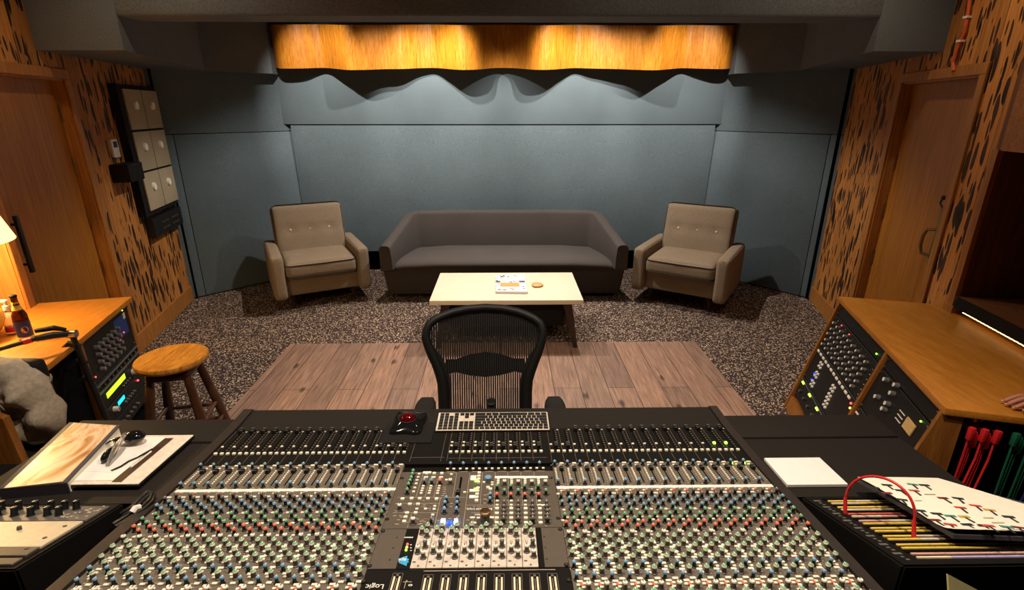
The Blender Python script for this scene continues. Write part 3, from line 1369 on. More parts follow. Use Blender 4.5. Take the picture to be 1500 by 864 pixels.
def cslab(mb, x0, x1, y0, y1, h0, h1, bev=.001):
    ym = (y0 + y1) / 2
    M = cf((x0 + x1) / 2, ym)
    ln = (y1 - y0) / csl(ym)[0].y
    mb.box((0, 0, (h0 + h1) / 2), (x1 - x0, ln, h1 - h0), M, bev, 1)


con = thing('mixing_console', 'large black mixing console covered with rows of coloured knobs and faders', 'mixing console', (-.0955, 1.2, 0))
m = MB()
prof = [(1.80, .69), (1.80, .725), (1.655, .728), (1.43, .746), (.887, .8195), (.60, .858), (.60, .56), (1.2, .50), (1.5, .60)]
m.loft([[(CX0 + .01, y, z) for y, z in prof], [(CX1 - .01, y, z) for y, z in prof]])
put('body', m, 'console_black', con, True)
for x in (CX0 + .12, CX1 - .12):
    q = MB()
    q.span((x - .05, .75, 0), (x + .05, 1.35, .56), bev=.01)
    q.span((x - .05, .62, 0), (x + .05, 1.62, .06), bev=.01)
    put('leg', q, 'console_black', con, True)
for x0, x1 in ((CX0, CX0 + .036), (CX1 - .03, CX1)):
    m = MB()
    pr = [(1.805, .62), (1.805, .738), (1.80, .743), (1.655, .747), (1.43, .768), (.887, .843), (.58, .884), (.58, .54), (1.2, .47), (1.5, .58)]
    m.loft([[(x0, y, z) for y, z in pr], [(x1, y, z) for y, z in pr]])
    put('side_cheek', m, 'rail_black', con, True)
m = MB()
cslab(m, CX0 + .036, CX1 - .03, 1.657, 1.80, -.02, .0, .004)
put('armrest', m, 'leather_black', con, True)
XL0, XL1, XR0, XR1 = -.985, -.331, .151, .805
PITCH = .0409
m = MB()
cslab(m, XL0 - .007, XR1 + .002, 1.432, 1.655, -.015, 0)
put('fader_panel', m, 'console_black', con, True)
for a, b in ((XL0 - .007, XL1), (XR0, XR1 + .002)):
    m = MB()
    cslab(m, a, b, .61, 1.43, -.015, 0)
    put('channel_panel', m, 'console_grey', con, True)

# ---- shared little meshes, made once, the copies share them
COLS = {'blue': 'cap_blue', 'green': 'cap_green', 'red': 'cap_red', 'white': 'cap_white', 'dark': 'cap_grey', 'cream': 'button_cream'}


def knob_mesh(key, r, h, capm, body='black_plastic', skirt=1.5, cap=1.22):
    m = MB()
    m.lathe([(0, 0), (r * skirt, 0), (r * skirt, .0022), (r * 1.05, .0032), (r, .005), (r * .92, h - .0045)], seg=12)
    m.mi = 1
    m.lathe([(r * .9, h - .0046), (r * cap, h - .004), (r * cap, h - .0012), (r * cap * .86, h), (0, h)], seg=12)
    m.mi = 2
    if skirt < 1.4 and capm not in ('cap_white', 'cap_grey', 'black_plastic'):
        m.cyl((0, 0, h - .0002), (0, 0, h + .0006), r * cap * .84, seg=12)
        m.mi = 3
    m.box((0, r * .55, h + .0006), (r * .3, r * 1.1, .0008))
    me = bpy.data.meshes.new('rotary_knob')
    m.bm.to_mesh(me)
    m.bm.free()
    ring = skirt < 1.4 and capm not in ('cap_white', 'cap_grey', 'black_plastic')
    ptr = 'paper' if capm != 'cap_white' else 'black_plastic'
    for k in ((body, 'button_cream', capm, ptr) if ring else (body, capm, ptr)):
        me.materials.append(MAT[k])
    me.polygons.foreach_set('use_smooth', [True] * len(me.polygons))
    me.set_sharp_from_angle(angle=R(35))
    return me


def box_mesh(nm, size, mats, bev=.0008, pad=None):
    m = MB()
    m.box((0, 0, size[2] / 2), size, bev=bev, seg=1)
    if pad:
        m.mi = 1
        m.box((0, 0, size[2] + .0003), (size[0] * pad[0], size[1] * pad[1], .0006))
    me = bpy.data.meshes.new(nm)
    m.bm.to_mesh(me)
    m.bm.free()
    for k in mats:
        me.materials.append(MAT[k])
    return me


KM = {}
for c_, capm in COLS.items():
    KM[c_ + 's'] = knob_mesh(c_, .0042, .0195, capm)                       # slim
    KM[c_ + 'b'] = knob_mesh(c_, .0056, .0205, capm, 'knob_brown', 1.35, 1.08)   # fat
BTN = box_mesh('push_button', (.0085, .0065, .0045), ['button_cream'])
BTW = box_mesh('push_button', (.0135, .0068, .004), ['button_cream'])
BTS = box_mesh('push_button', (.0105, .0092, .0065), ['button_cream'])
BTR = box_mesh('push_button', (.008, .007, .005), ['cap_red'])
FCAP = None


def fader_cap_mesh(w, l, h, lm):
    m = MB()
    for s_ in (-1, 1):
        pass
    secs = []
    for y, z in ((-l / 2, h), (-l * .18, h * .72), (0, h * .66), (l * .18, h * .72), (l / 2, h)):
        secs.append([(-w / 2, y, .002), (w / 2, y, .002), (w / 2 * .86, y, z), (-w / 2 * .86, y, z)])
    m.loft(secs)
    m.mi = 1
    m.box((0, 0, h * .66 + .0004), (w * .8, .0016, .0012))
    m.box((0, l / 2 - .0022, h + .0004), (w * .84, .0044, .0012))
    me = bpy.data.meshes.new('fader_cap')
    m.bm.to_mesh(me)
    m.bm.free()
    me.materials.append(MAT['black_plastic'])
    me.materials.append(MAT[lm])
    return me


FBIG = fader_cap_mesh(.0125, .024, .013, 'cap_grey')
FSML = fader_cap_mesh(.0125, .017, .012, 'cap_grey')

strips = [XL0 + PITCH * i for i in range(16)] + [XR0 + PITCH * i for i in range(16)]
knobs, btns, legend, dimlegend, leds = [], [], MB(), MB(), []
# (fraction across the strip, depth, kind)
KN = [(.15, 1.410, 'blues'), (.17, 1.303, 'blues'),
      (.73, 1.244, 'darks'), (.19, 1.228, 'darks'), (.73, 1.211, 'blues'), (.18, 1.194, 'blues'), (.73, 1.178, 'blues'),
      (.73, 1.154, 'greens'), (.19, 1.135, 'greens'), (.74, 1.118, 'greens'), (.19, 1.102, 'reds'), (.75, 1.086, 'reds'),
      (.24, 1.061, 'whiteb'), (.75, 1.043, 'greenb'), (.22, 1.025, 'greenb'), (.75, 1.008, 'greenb'), (.22, .989, 'greenb'),
      (.75, .970, 'greenb'), (.22, .952, 'blues'), (.75, .932, 'greenb'), (.24, .914, 'blues'),
      (.80, .884, 'whiteb'), (.24, .862, 'greenb'), (.76, .845, 'greenb'), (.24, .826, 'reds')]
BT = [(.74, 1.424, BTW), (.60, 1.408, BTN), (.34, 1.267, BTN), (.46, 1.267, BTR), (.59, 1.277, BTN), (.07, 1.252, BTW), (.24, 1.174, BTN), (.38, 1.14, BTN),
      (.05, 1.128, BTN), (.50, 1.066, BTN), (.47, 1.041, BTN), (.42, 1.035, BTW), (.56, 1.078, BTN), (.46, 1.019, BTW), (.62, 1.024, BTN), (.50, 1.0, BTW), (.63, 1.004, BTN),
      (.49, .982, BTW), (.63, .99, BTN), (.50, .963, BTW), (.44, .942, BTW), (.56, .951, BTN), (.52, .932, BTN), (.40, .907, BTW), (.82, .914, BTW),
      (.29, .896, BTN), (.46, .896, BTR), (.62, .90, BTN), (.56, .889, BTN), (.40, .876, BTW), (.64, .872, BTN)]
FINE = random.Random(3)
for sx in strips:
    for f, y, k in KN:
        knobs.append((sx + PITCH * f, y, k))
        for dx in (-.0105, .0105):
            (legend if FINE.random() < .65 else dimlegend).box((0, 0, .0004), (.005, .0018, .0008), cf(sx + PITCH * f + dx, y + FINE.uniform(-.004, .006)))
    for f, y, b in BT:
        btns.append((sx + PITCH * f, y, b))
    for y in (.655 + .05 * i for i in range(4)):
        pass
    # nearest rows, mostly below the frame
    for k in range(9):
        legend.box((0, 0, .0004), (.0035, .0018, .0008), cf(sx + PITCH * FINE.uniform(.1, .9), FINE.uniform(.9, 1.26)))
    # thin line between strips
    dimlegend.box((0, 0, .0003), (.0009, .32, .0006), cf(sx, 1.10))
    legend.box((0, 0, .0004), (PITCH * .36, .0014, .0008), cf(sx + PITCH * .45, 1.298))
    # orange sweep beside the red knobs
    legend.tube([cf(0, 1.098) @ Vector((sx + PITCH * .45, 0, .0006)), cf(0, 1.088) @ Vector((sx + PITCH * .5, 0, .0006)), cf(0, 1.082) @ Vector((sx + PITCH * .6, 0, .0006))], .0007, 4)
    for k in (0, 1):
        btns.append((sx + PITCH * (.15 + .51 * k), 1.496, BTS))
# centre: eight more strips on the black panel
cstr = [-.195 + PITCH * i for i in range(8)]
for sx in cstr:
    knobs.append((sx + PITCH * .4, 1.405, 'blues'))
    for k in (0, 1):
        btns.append((sx + PITCH * (.18 + .5 * k), 1.496, BTS))
        btns.append((sx + PITCH * (.18 + .5 * k), 1.395, BTN))
        btns.append((sx + PITCH * .16, 1.56 - .022 * k, BTN))
    legend.box((0, 0, .0006), (PITCH * .66, .0065, .0012), cf(sx + PITCH * .45, 1.378))
    dimlegend.box((0, 0, .0003), (.0009, .20, .0006), cf(sx - .001, 1.545))
dimlegend.box((0, 0, .0003), (.33, .0012, .0006), cf(-.03, 1.462))
dimlegend.box((0, 0, .0003), (.11, .0012, .0006), cf(-.262, 1.468))
dimlegend.box((0, 0, .0003), (.0009, .2, .0006), cf(-.318, 1.545))
dimlegend.box((0, 0, .0003), (.0009, .2, .0006), cf(-.216, 1.545))
for sx in strips:
    btns.append((sx + PITCH * .13, 1.541, BTN))
    dimlegend.box((0, 0, .0003), (.0009, .21, .0006), cf(sx, 1.545))
    legend.box((0, 0, .0004), (.006, .006, .0008), cf(sx + PITCH * .93, 1.645))

# ---- light ladders: one per strip, small round dots
bright = {30, 31}
for i, sx in enumerate(strips + cstr):
    m = MB()
    for k in range(9):
        m.cyl((0, 0, 0), (0, 0, .0012), .0024, seg=6, M=cf(sx + PITCH * .73, 1.638 - .0145 * k))
    put('light_ladder', m, 'legend_dim', con, True)
    if i < 32:
        m = MB()
        for k in range(8):
            m.cyl((0, 0, 0), (0, 0, .003), .0029, seg=8, M=cf(sx + PITCH * .17, 1.391 - .0095 * k))
        put('light_ladder', m, 'button_cream', con, True)
        m = MB()
        for k in range(8):
            m.cyl((0, 0, 0), (0, 0, .0016), .0017, seg=6, M=cf(sx + PITCH * .92, 1.385 - .0095 * k))
        put('dot_column', m, 'legend', con, True)
        m = MB()
        m.box((0, 0, .0004), (.0035, .082, .001), cf(sx + PITCH * .63, 1.352))
        put('fader_slot', m, 'black_void', con, True)
    m = MB()
    m.box((0, 0, .0004), (.004, .13, .001), cf(sx + PITCH * .54, 1.583))
    put('fader_slot', m, 'black_void', con, True)

for i, sx in enumerate(strips):
    fy = 1.640
    if i in (13, 14, 15, 16, 17):
        fy = 1.527
    o = bpy.data.objects.new('fader_cap', FBIG)
    link(o, con)
    o.matrix_local = WM[con.name].inverted() @ cf(sx + PITCH * .54, fy)
    o = bpy.data.objects.new('short_fader_cap', FSML)
    link(o, con)
    o.matrix_local = WM[con.name].inverted() @ cf(sx + PITCH * .63, 1.385)
for sx in cstr:
    o = bpy.data.objects.new('fader_cap', FBIG)
    link(o, con)
    o.matrix_local = WM[con.name].inverted() @ cf(sx + PITCH * .54, 1.527)
for i in (14, 15):
    m = MB()
    m.box((0, 0, .003), (.0075, .008, .006), cf(strips[16 + i] + PITCH * .1, 1.541))
    put('lit_button', m, 'led_green', con, True)
    m = MB()
    m.box((0, 0, .003), (.006, .006, .006), cf(strips[16 + i] + PITCH * .3, 1.415))
    put('lit_button', m, 'led_green', con, True)

# white scribble strips
for a in (XL0, XR0):
    m = MB()
    for i in range(16):
        m.box((0, 0, .0008), (PITCH - .0012, .013, .0016), cf(a + PITCH * (i + .5), 1.2865))
    put('scribble_strip', m, 'scribble_white', con, True)

# ---- master plate
m = MB()
cslab(m, -.329, .149, 1.099, 1.376, .0, .004)
put('master_panel', m, 'console_plate', con, True)
H = .004


def U(px, py):
    """x, y on the console top under a pixel"""
    for (y0, z0), (y1, z1) in zip(SEG, SEG[1:]):
        p = onplane(px, py, (0, y0, z0), (0, -(z1 - z0), (y1 - y0)))
        if y1 - 1e-6 <= p.y <= y0 + 1e-6:
            break
    return p.x, p.y


def A4(x, y):
    return U(540 + x / 8.64, 680 + y / 8.64)


def A5(x, y):
    return U(690 + x / 8.64, 680 + y / 8.64)


def rect(mb, x, y, w, l, h=.001, base=H):
    mb.box((0, 0, base + h / 2), (w, l, h), cf(x, y))


pk, pb = [], []      # knobs, buttons on the plate
for i, (x, y) in enumerate(((568, 118), (560, 160), (545, 205), (530, 245), (510, 290), (490, 395))):
    x, y = A4(x - (0 if i == 5 else 2), y if i == 5 else y + 35)
    pk.append((x, y, 'greens'))
for x, y in ((640, 145), (628, 185), (614, 225), (602, 268), (586, 320), (570, 370)):
    pb.append((*A4(x, y), BTN))
for x in (738, 832, 928):
    pb.append((*A4(x, 142), BTS))
    pb.append((*A4(x - 12, 186), BTW))
pk += [(*A4(706, 275), 'blues'), (*A4(800, 275), 'blues'), (*A4(905, 275), 'reds'), (*A4(1035, 275), 'whiteb')]
for cxx, sl in ((692, 26), (790, 24), (895, 24)):
    for k in range(4):
        pb.append((*A4(cxx - sl * k / 3 * 1.0, 298 + k * 31), BTN))
for x, y in ((430, 468), (545, 462), (648, 464), (752, 464), (860, 468), (522, 535), (626, 535), (488, 648), (596, 645), (468, 700), (452, 755)):
    pb.append((*A4(x, y), BTS))
for x, y in ((610, 590), (720, 590), (838, 555), (830, 592), (812, 665), (800, 716), (985, 220), (1048, 150), (1215, 378)):
    pb.append((*A4(x, y), BTN))
pk += [(*A4(395, 600), 'whiteb'), (*A4(565, 775), 'whiteb'), (*A4(795, 775), 'darks')]
for x, y in ((985, 500), (968, 560), (960, 640), (1125, 500), (1120, 560), (1112, 640)):
    pk.append((*A4(x, y), 'blues'))
# middle column, light buttons
for x, y in ((105, 135), (100, 178), (98, 215), (94, 255), (88, 330), (82, 368), (78, 408), (74, 448), (70, 490)):
    pb.append((*A5(x, y), BTS))
pb += [(*A5(165, 250), BTN), (*A5(268, 252), BTN), (*A5(268, 282), BTN), (*A5(215, 322), BTS), (*A5(245, 342), BTS)]
pk += [(*A5(245, 450), 'blues'), (*A5(240, 510), 'blues')]
pb += [(*A5(92, 705), BTN), (*A5(52, 768), BTN), (*A5(262, 700), BTW), (*A5(18, 700), BTW)]
for k in range(4):
    x0 = 330 + 172 * k
    xs = lambda d, y: A5(x0 + d + (y - 300) * .028 * (k - 1), y)
    for y in (212, 236, 260):
        pb.append((*xs(12, y), BTN))
    pk += [(*xs(95, 290), 'whiteb'), (*xs(2, 345), 'greens'), (*xs(95, 405), 'greens'), (*xs(2, 455), 'reds')]
    for y in (488, 540):
        pb.append((*xs(8, y), BTN))
    for y in (592, 652, 712, 772):
        pb.append((*xs(8, y), BTS))
    for y in (555, 610, 668, 722, 765):
        pk.append((*xs(95, y), 'darks'))
for x, y, k in pk:
    knobs.append((x, y, k, H))
for x, y, b in pb:
    btns.append((x, y, b, H))
# meter patch, little slot and screen-printed frames on the plate
m = MB()
x, y = A4(1160, 275)
rect(m, x, y, .006, .085)
put('fader_slot', m, 'black_void', con, True)
o = bpy.data.objects.new('short_fader_cap', FSML)
link(o, con)
x, y = A4(1130, 395)
o.matrix_local = WM[con.name].inverted() @ cf(x, y, H)
m = MB()
for k in range(4):
    x, y = A5(384 + 168 * k, 180)
    rect(m, x, y, .0405, .0115, .0016)
put('scribble_strip', m, 'scribble_white', con, True)
for (x, y, w, l) in ((30, 190, .018, .026), (20, 350, .018, .012), (18, 430, .018, .014)):
    x, y = A5(x, y)
    m = MB()
    rect(m, x, y, w, l, .002)
    put('label_tape', m, 'scribble_white', con, True)
for (x, y), w, l in ((A4(740, 122), .026, .011), (A5(895, 538), .026, .006)):
    m = MB()
    rect(m, x, y, w, l, .002)
    put('label_tape', m, 'scribble_white', con, True)
m = MB()


def pl_line(mb, a, b, w=.0011):
    (x0, y0), (x1, y1) = a, b
    M0, M1 = cf(x0, y0, H + .0006), cf(x1, y1, H + .0006)
    mb.cyl(M0.translation, M1.translation, w * .5, seg=4)


for a, b in (((690, 140), (600, 430)), ((780, 190), (715, 430)), ((880, 190), (825, 430)), ((1115, 125), (1065, 430)), ((1280, 130), (1195, 820)), ((910, 440), (830, 820)), ((545, 640), (490, 820)),
             ((370, 435), (1230, 435)), ((350, 512), (895, 512)), ((305, 630), (870, 630)), ((590, 125), (690, 125)), ((1000, 125), (1115, 125)), ((700, 700), (790, 716)), ((660, 555), (720, 555)), ((780, 560), (778, 605))):
    pl_line(m, A4(*a), A4(*b))
for a, b in (((145, 115), (115, 530)), ((305, 115), (290, 830)), ((465, 110), (478, 540)), ((630, 110), (655, 535)), ((795, 110), (835, 530)), ((-60, 535), (820, 535)), ((0, 630), (150, 630)), ((-20, 690), (150, 690)), ((30, 700), (20, 800))):
    pl_line(m, A5(*a), A5(*b))
for i in range(80):
    x, y = A4(FINE.uniform(310, 1230), FINE.uniform(440, 810)) if i % 2 else A5(FINE.uniform(-50, 1000), FINE.uniform(300, 800))
    rect(m, x, y, FINE.uniform(.004, .009), .0016, .0007)
for x, y in ((345, 600), (330, 668), (405, 668), (380, 720), (365, 775), (960, 305), (962, 330), (960, 358), (960, 385), (935, 410), (180, 405), (175, 457), (175, 508)):
    xx, yy = A4(x, y) if x > 185 else A5(x, y)
    rect(m, xx, yy, .009, .0018, .0007)
put('line_print', m, 'legend', con, True)
for s_, size, (px, py) in (('Solid State Logic', .0108, (702.5, 747.8)), ('ORIGIN', .0105, (705, 755.6))):
    x, y = U(px, py)
    M = cf(x, y, H + .0004) @ Matrix.Rotation(math.pi, 4, 'Z')
    put('lettering', text_mb(s_, size, M), 'scribble_white', con, True)
x, y = U(717, 744.5)
m = MB()
for k in range(14):
    rect(m, x - .032 + k * .0049, y, .002, .0022, .0007)
put('line_print', m, 'legend', con, True)
# screws
for px, py in ((589, 702), (567, 762.5), (561, 780), (541.5, 831), (807, 701.5), (817.5, 761), (820.5, 777.5), (829.5, 829.5), (833, 852), (533, 854)):
    x, y = U(px, py)
    m = MB()
    m.cyl((0, 0, 0), (0, 0, H + .002), .0062, .0055, 14, cf(x, y))
    m.mi = 1
    m.cyl((0, 0, H + .002), (0, 0, H + .0032), .0032, .0026, 8, cf(x, y))
    put('screw', m, ['black_plastic', 'steel'], con, True)
for px, py in ((581.5, 789.5), (576.3, 805), (571, 822.3), (797, 788), (799, 804), (800.7, 821)):
    x, y = U(px, py)
    m = MB()
    m.cyl((0, 0, H), (0, 0, H + .0012), .0024, seg=10, M=cf(x, y))
    put('screw', m, 'steel', con, True)
# bronze monitor knob, blue-capped knob, lit blue keys
x, y = U(711, 768.5)
m = MB()
m.lathe([(0, 0), (.0165, 0), (.0165, .004), (.0125, .006), (.0125, .03)], seg=24, M=cf(x, y, H))
m.mi = 1
m.lathe([(.0125, .03), (.0145, .0315), (.0145, .037), (.012, .0385), (0, .0385)], seg=24, M=cf(x, y, H))
put('monitor_knob', m, ['knob_brown', 'bronze'], con, True)
x, y = A5(218, 235)
m = MB()
m.lathe([(0, 0), (.0115, 0), (.0105, .014)], seg=20, M=cf(x, y, H))
m.mi = 1
m.lathe([(.0105, .014), (.0108, .016), (.009, .018), (0, .018)], seg=20, M=cf(x, y, H))
put('level_knob', m, ['cap_grey', 'cap_blue'], con, True)
for px, mt, w in ((649, 'led_white_blue', .011), (668, 'led_white_blue', .009)):
    x, y = U(px, 767.5)
    m = MB()
    m.box((0, 0, H + .004), (w, .016, .008), cf(x, y), .001, 1)
    put('lit_button', m, mt, con, True)
x, y = U(658.5, 769)
m = MB()
m.box((0, 0, H + .003), (.011, .014, .006), cf(x, y), .001, 1)
put('lit_button', m, 'led_blue', con, True)
for px, py in ((697, 706.5), (696, 719.8)):
    x, y = U(px, py)
    m = MB()
    m.box((0, 0, H + .003), (.0065, .0075, .006), cf(x, y))
    put('lit_button', m, 'led_green', con, True)

# ---- rack of eight silver modules between blank plates
m = MB()
cslab(m, -.329, -.262, .953, 1.097, 0, .004)
put('blank_plate', m, 'console_plate', con, True)
m = MB()
cslab(m, .091, .149, .953, 1.097, 0, .004)
put('blank_plate', m, 'console_plate', con, True)
m = MB()
cslab(m, -.262, -.230, .953, 1.097, 0, .003)
put('rack_edge', m, 'console_black', con, True)
m = MB()
cslab(m, .078, .091, .953, 1.097, 0, .003)
put('rack_edge', m, 'console_black', con, True)
MW = .0383
for i in range(8):
    a = -.2295 + MW * i
    m = MB()
    cslab(m, a + .0006, a + MW - .0006, .953, 1.097, 0, .005)
    mod = put('module', m, 'module_silver', con, True)
    for k, (f, y, c_) in enumerate(((.62, 1.088, 'greenb'), (.28, 1.075, 'greenb'), (.66, 1.062, 'greenb'), (.70, 1.022, 'darkb'), (.30, 1.003, 'whiteb'), (.72, .985, 'whiteb'))):
        o = bpy.data.objects.new('rotary_knob', KM[c_])
        link(o, mod)
        o.matrix_local = WM[con.name].inverted() @ cf(a + MW * f, y, .005)
    q = MB()
    for f, y, w, l in ((.72, 1.040, .014, .010), (.80, 1.034, .010, .008), (.70, 1.005, .014, .006)):
        q.box((0, 0, .006), (w, l, .003), cf(a + MW * f, y), .0006, 1)
    put('push_button', q, 'paper', mod, True)
    q = MB()
    for f in (.26, .36):
        q.box((0, 0, .0053), (.0012, .024, .0008), cf(a + MW * f, 1.034))
    q.box((0, 0, .0055), (.007, .004, .001), cf(a + MW * .2, .972))
    q.cyl((0, 0, .005), (0, 0, .006), .0026, seg=8, M=cf(a + MW * .5, .959))
    put('mark_print', q, 'cap_grey', mod, True)
for px, py, mt in ((597, 799, 'led_red'), (596, 803.5, 'led_green'), (595, 807.5, 'led_green')):
    x, y = U(px, py)
    m = MB()
    m.sphere((0, 0, .004), .0032, M=cf(x, y), seg=10)
    put('light', m, mt, con, True)
x, y = U(599.5, 788.8)
m = MB()
for k in range(7):
    m.box((0, 0, .0034), (.0022, .004, .0008), cf(x - .012 + k * .0034, y))
for py in (799.5, 804, 808):
    x, y = U(602, py)
    m.box((0, 0, .0034), (.004, .0022, .0008), cf(x, y))
put('line_print', m, 'scribble_white', con, True)
m = MB()
pts_ = [(583.5, 820.5), (597, 816), (596.2, 820), (599.3, 821), (597.6, 824.2), (599.5, 825.4), (596.5, 826.5), (595.5, 831), (585, 827)]
pp = [cf(*U(*p), .0036).translation for p in pts_]
t_, n_ = csl(1.0)
m.loft([pp, [p + n_ * .0008 for p in pp]])
put('logo_plate', m, 'logo_blue', con, True)
x, y = U(589.5, 823)
put('lettering', text_mb('api', .0165, cf(x, y, .0048) @ Matrix.Rotation(math.pi, 4, 'Z'), .0008), 'scribble_white', con, True)

# ---- nearest black panel with motor faders
m = MB()
cslab(m, -.329, .149, .61, .951, 0, .003)
put('fader_panel', m, 'console_black', con, True)
fx = [U(px, 850)[0] for px in (561 + 17, 626, 653.5, 680.5, 708, 736, 763.5, 790.5)]
fx = [-.253] + [-.181 + .0410 * i for i in range(8)]
for i, x in enumerate(fx):
    m = MB()
    y1 = .932 if i else .938
    for s_ in (-1, 1):
        m.box((0, 0, .0036), (.0042, .19, .0012), cf(x + s_ * .006, y1 - .105))
    m.mi = 1
    for a, b, w, l in ((0, y1, .023, .001), (-.0115, y1 - .1, .001, .2), (.0115, y1 - .1, .001, .2)):
        m.box((0, 0, .0034), (w, l, .0006), cf(x + a, b))
    m.box((0, 0, .0034), (.002, .18, .0008), cf(x, y1 - .105))
    m.mi = 2
    m.box((0, 0, .004), (.006, .006, .002), cf(x, y1 - .0075))
    put('fader_track', m, ['strip_cream', 'legend_dim', 'cap_grey'], con, True)
m = MB()
m.box((0, 0, .0034), (.31, .0016, .0006), cf(-.04, .944))
m.box((0, 0, .0034), (.012, .003, .0006), cf(-.08, .944))
x, y = U(597, 854)
m.box((0, 0, .0034), (.02, .0012, .0006), cf(x, y))
m.tube([cf(*U(595, 852.5), .0036).translation, cf(*U(592, 864), .0036).translation], .0008, 4)
m.sphere((0, 0, .004), .0018, M=cf(*U(596, 853)), seg=8)
put('line_print', m, 'legend', con, True)
x, y = U(549, 861)
put('lettering', text_mb('Logic', .02, cf(x, y, .0036) @ Matrix.Rotation(math.pi, 4, 'Z') @ Matrix.Shear('XZ', 4, (0, 0)), .0005), 'scribble_white', con, True)
x, y = U(601.5, 859)
put('lettering', text_mb('0', .013, cf(x, y, .0036) @ Matrix.Rotation(math.pi / 2, 4, 'Z'), .0005), 'scribble_white', con, True)
put('line_print', legend, 'legend', con, True)
put('line_print', dimlegend, 'legend_dim', con, True)


# ---- knobs and buttons: the hundred nearest each a part of its own, the rest one part
def scatter(items, meshof, name):
    items = sorted(items, key=lambda q: (q[1] < .895, -0) if False else (abs(q[1] - .92) if q[1] >= .885 else 9, q[0]))
    for it in items[:100]:
        me = meshof(it)
        o = bpy.data.objects.new(name, me)
        link(o, con)
        o.matrix_local = WM[con.name].inverted() @ cf(it[0], it[1], it[3] if len(it) > 3 else 0)
    rest = {}
    mb = MB()
    mats = []
    for it in items[100:]:
        me = meshof(it)
        t = bmesh.new()
        t.from_mesh(me)
        idx = []
        for mt in me.materials:
            if mt.name not in mats:
                mats.append(mt.name)
            idx.append(mats.index(mt.name))
        for f in t.faces:
            f.material_index = idx[f.material_index]
        t.transform(cf(it[0], it[1], it[3] if len(it) > 3 else 0))
        tm = bpy.data.meshes.new('tmp')
        t.to_mesh(tm)
        t.free()
        mb.bm.from_mesh(tm)
        bpy.data.meshes.remove(tm)
    put(name, mb, mats, con, True, kind='stuff')


scatter(knobs, lambda it: KM[it[2]], 'rotary_knob')
scatter(btns, lambda it: it[2], 'push_button')

# ---- side wings of the desk, leather topped
for nm, lab, x0, x1 in (('side_desk', 'black leather-topped desk wing carrying the tablet and thick book', -1.62, CX0 - .006), ('side_desk', 'black leather-topped desk wing carrying the white notepad and jack panel', CX1 + .006, 1.427)):
    w_ = thing(nm, lab, 'desk', ((x0 + x1) / 2, 1.45, 0), 0)
    m = MB()
    m.span((x0, 1.60, .69), (x1, 1.745, .735), bev=.006)
    put('arm_pad', m, 'leather_black', w_, True)
    m = MB()
    pr = [(1.597, .69), (1.597, .728), (1.43, .742), (1.262, .758), (1.262, .70)]
    m.loft([[(x0, y, z) for y, z in pr], [(x1, y, z) for y, z in pr]])
    put('top', m, 'leather_black', w_, True)
    q = MB()
    q.span((x0 + .05, .98, .0), (x1 - .05, 1.66, .69), bev=.01)
    put('body', q, 'console_black', w_, True)
    for s_ in (0,):
        q = MB()
        q.span((x0 + .02, .82, 0), (x0 + .05 if x0 < 0 else x1 - .02, .95, .03)) if False else q.span((x0 + .08, .90, 0), (x1 - .08, 1.70, .02))
        put('plinth', q, 'black_plastic', w_, True)
# ================================================================== THINGS ON THE WINGS
WZ = lambda y: .735 if y > 1.6 else .728 + (1.597 - y) * .0895


def wing_frame(x, y, h=0, rz=0):
    t = Vector((0, 1, -.0895)).normalized() if y < 1.6 else Vector((0, 1, 0))
    n = Vector((0, -t.z, t.y))
    o = Vector((x, y, WZ(y))) + n * h
    return frame(o, (1, 0, 0), t, n) @ Matrix.Rotation(rz, 4, 'Z')


# graphics tablet with paper, pen, strap; thick book; sunglasses
W = wing_frame(-1.285, 1.475, .007)
tb = thing('graphics_tablet', 'pale flat tablet under white paper on the desk wing, beside the thick book', 'tablet', (-1.285, 1.475, .75))
m = MB()
m.box((0, 0, .006), (.325, .30, .010), W, .004, 2)
put('case', m, 'black_plastic', tb, True)
m = MB()
m.box((0, 0, .0125), (.32, .295, .004), W, .0015, 1)
put('top_plate', m, 'silver_tablet', tb, True)
m = MB()
m.box((.088, -.008, .0152), (.030, .262, .0014), W, .0004, 1)
put('button_strip', m, 'dark_wood', tb, True)
m = MB()
m.cyl((.082, -.065, .0185), (.085, .03, .0185), .0032, seg=8, M=W)
single('pen', m, 'button_cream', 'slim pale pen lying on the dark strip of the tablet', 'pen')
m = MB()
m.box((-.04, .0, .0155), (.225, .262, .0010), W)
sheet = single('paper_sheet', m, 'paper', 'white sheet of paper lying on the pale tablet', 'paper')
m = MB()
m.box((-.052, .02, .0166), (.19, .21, .0010), W @ Matrix.Rotation(R(-4), 4, 'Z'))
single('paper_sheet', m, 'paper_ruled', 'smaller white sheet of paper lying over the larger sheet on the tablet', 'paper')
m = MB()
pts = [(.032, -.082, .0185), (.046, -.058, .0185), (.05, -.03, .019), (.064, -.005, .0185), (.078, .045, .0185)]
m.tube(pts, .0046, 6, M=W, flat=.4)
single('black_strap', m, 'black_plastic', 'thin black strap lying bent across the paper on the tablet', 'strap')

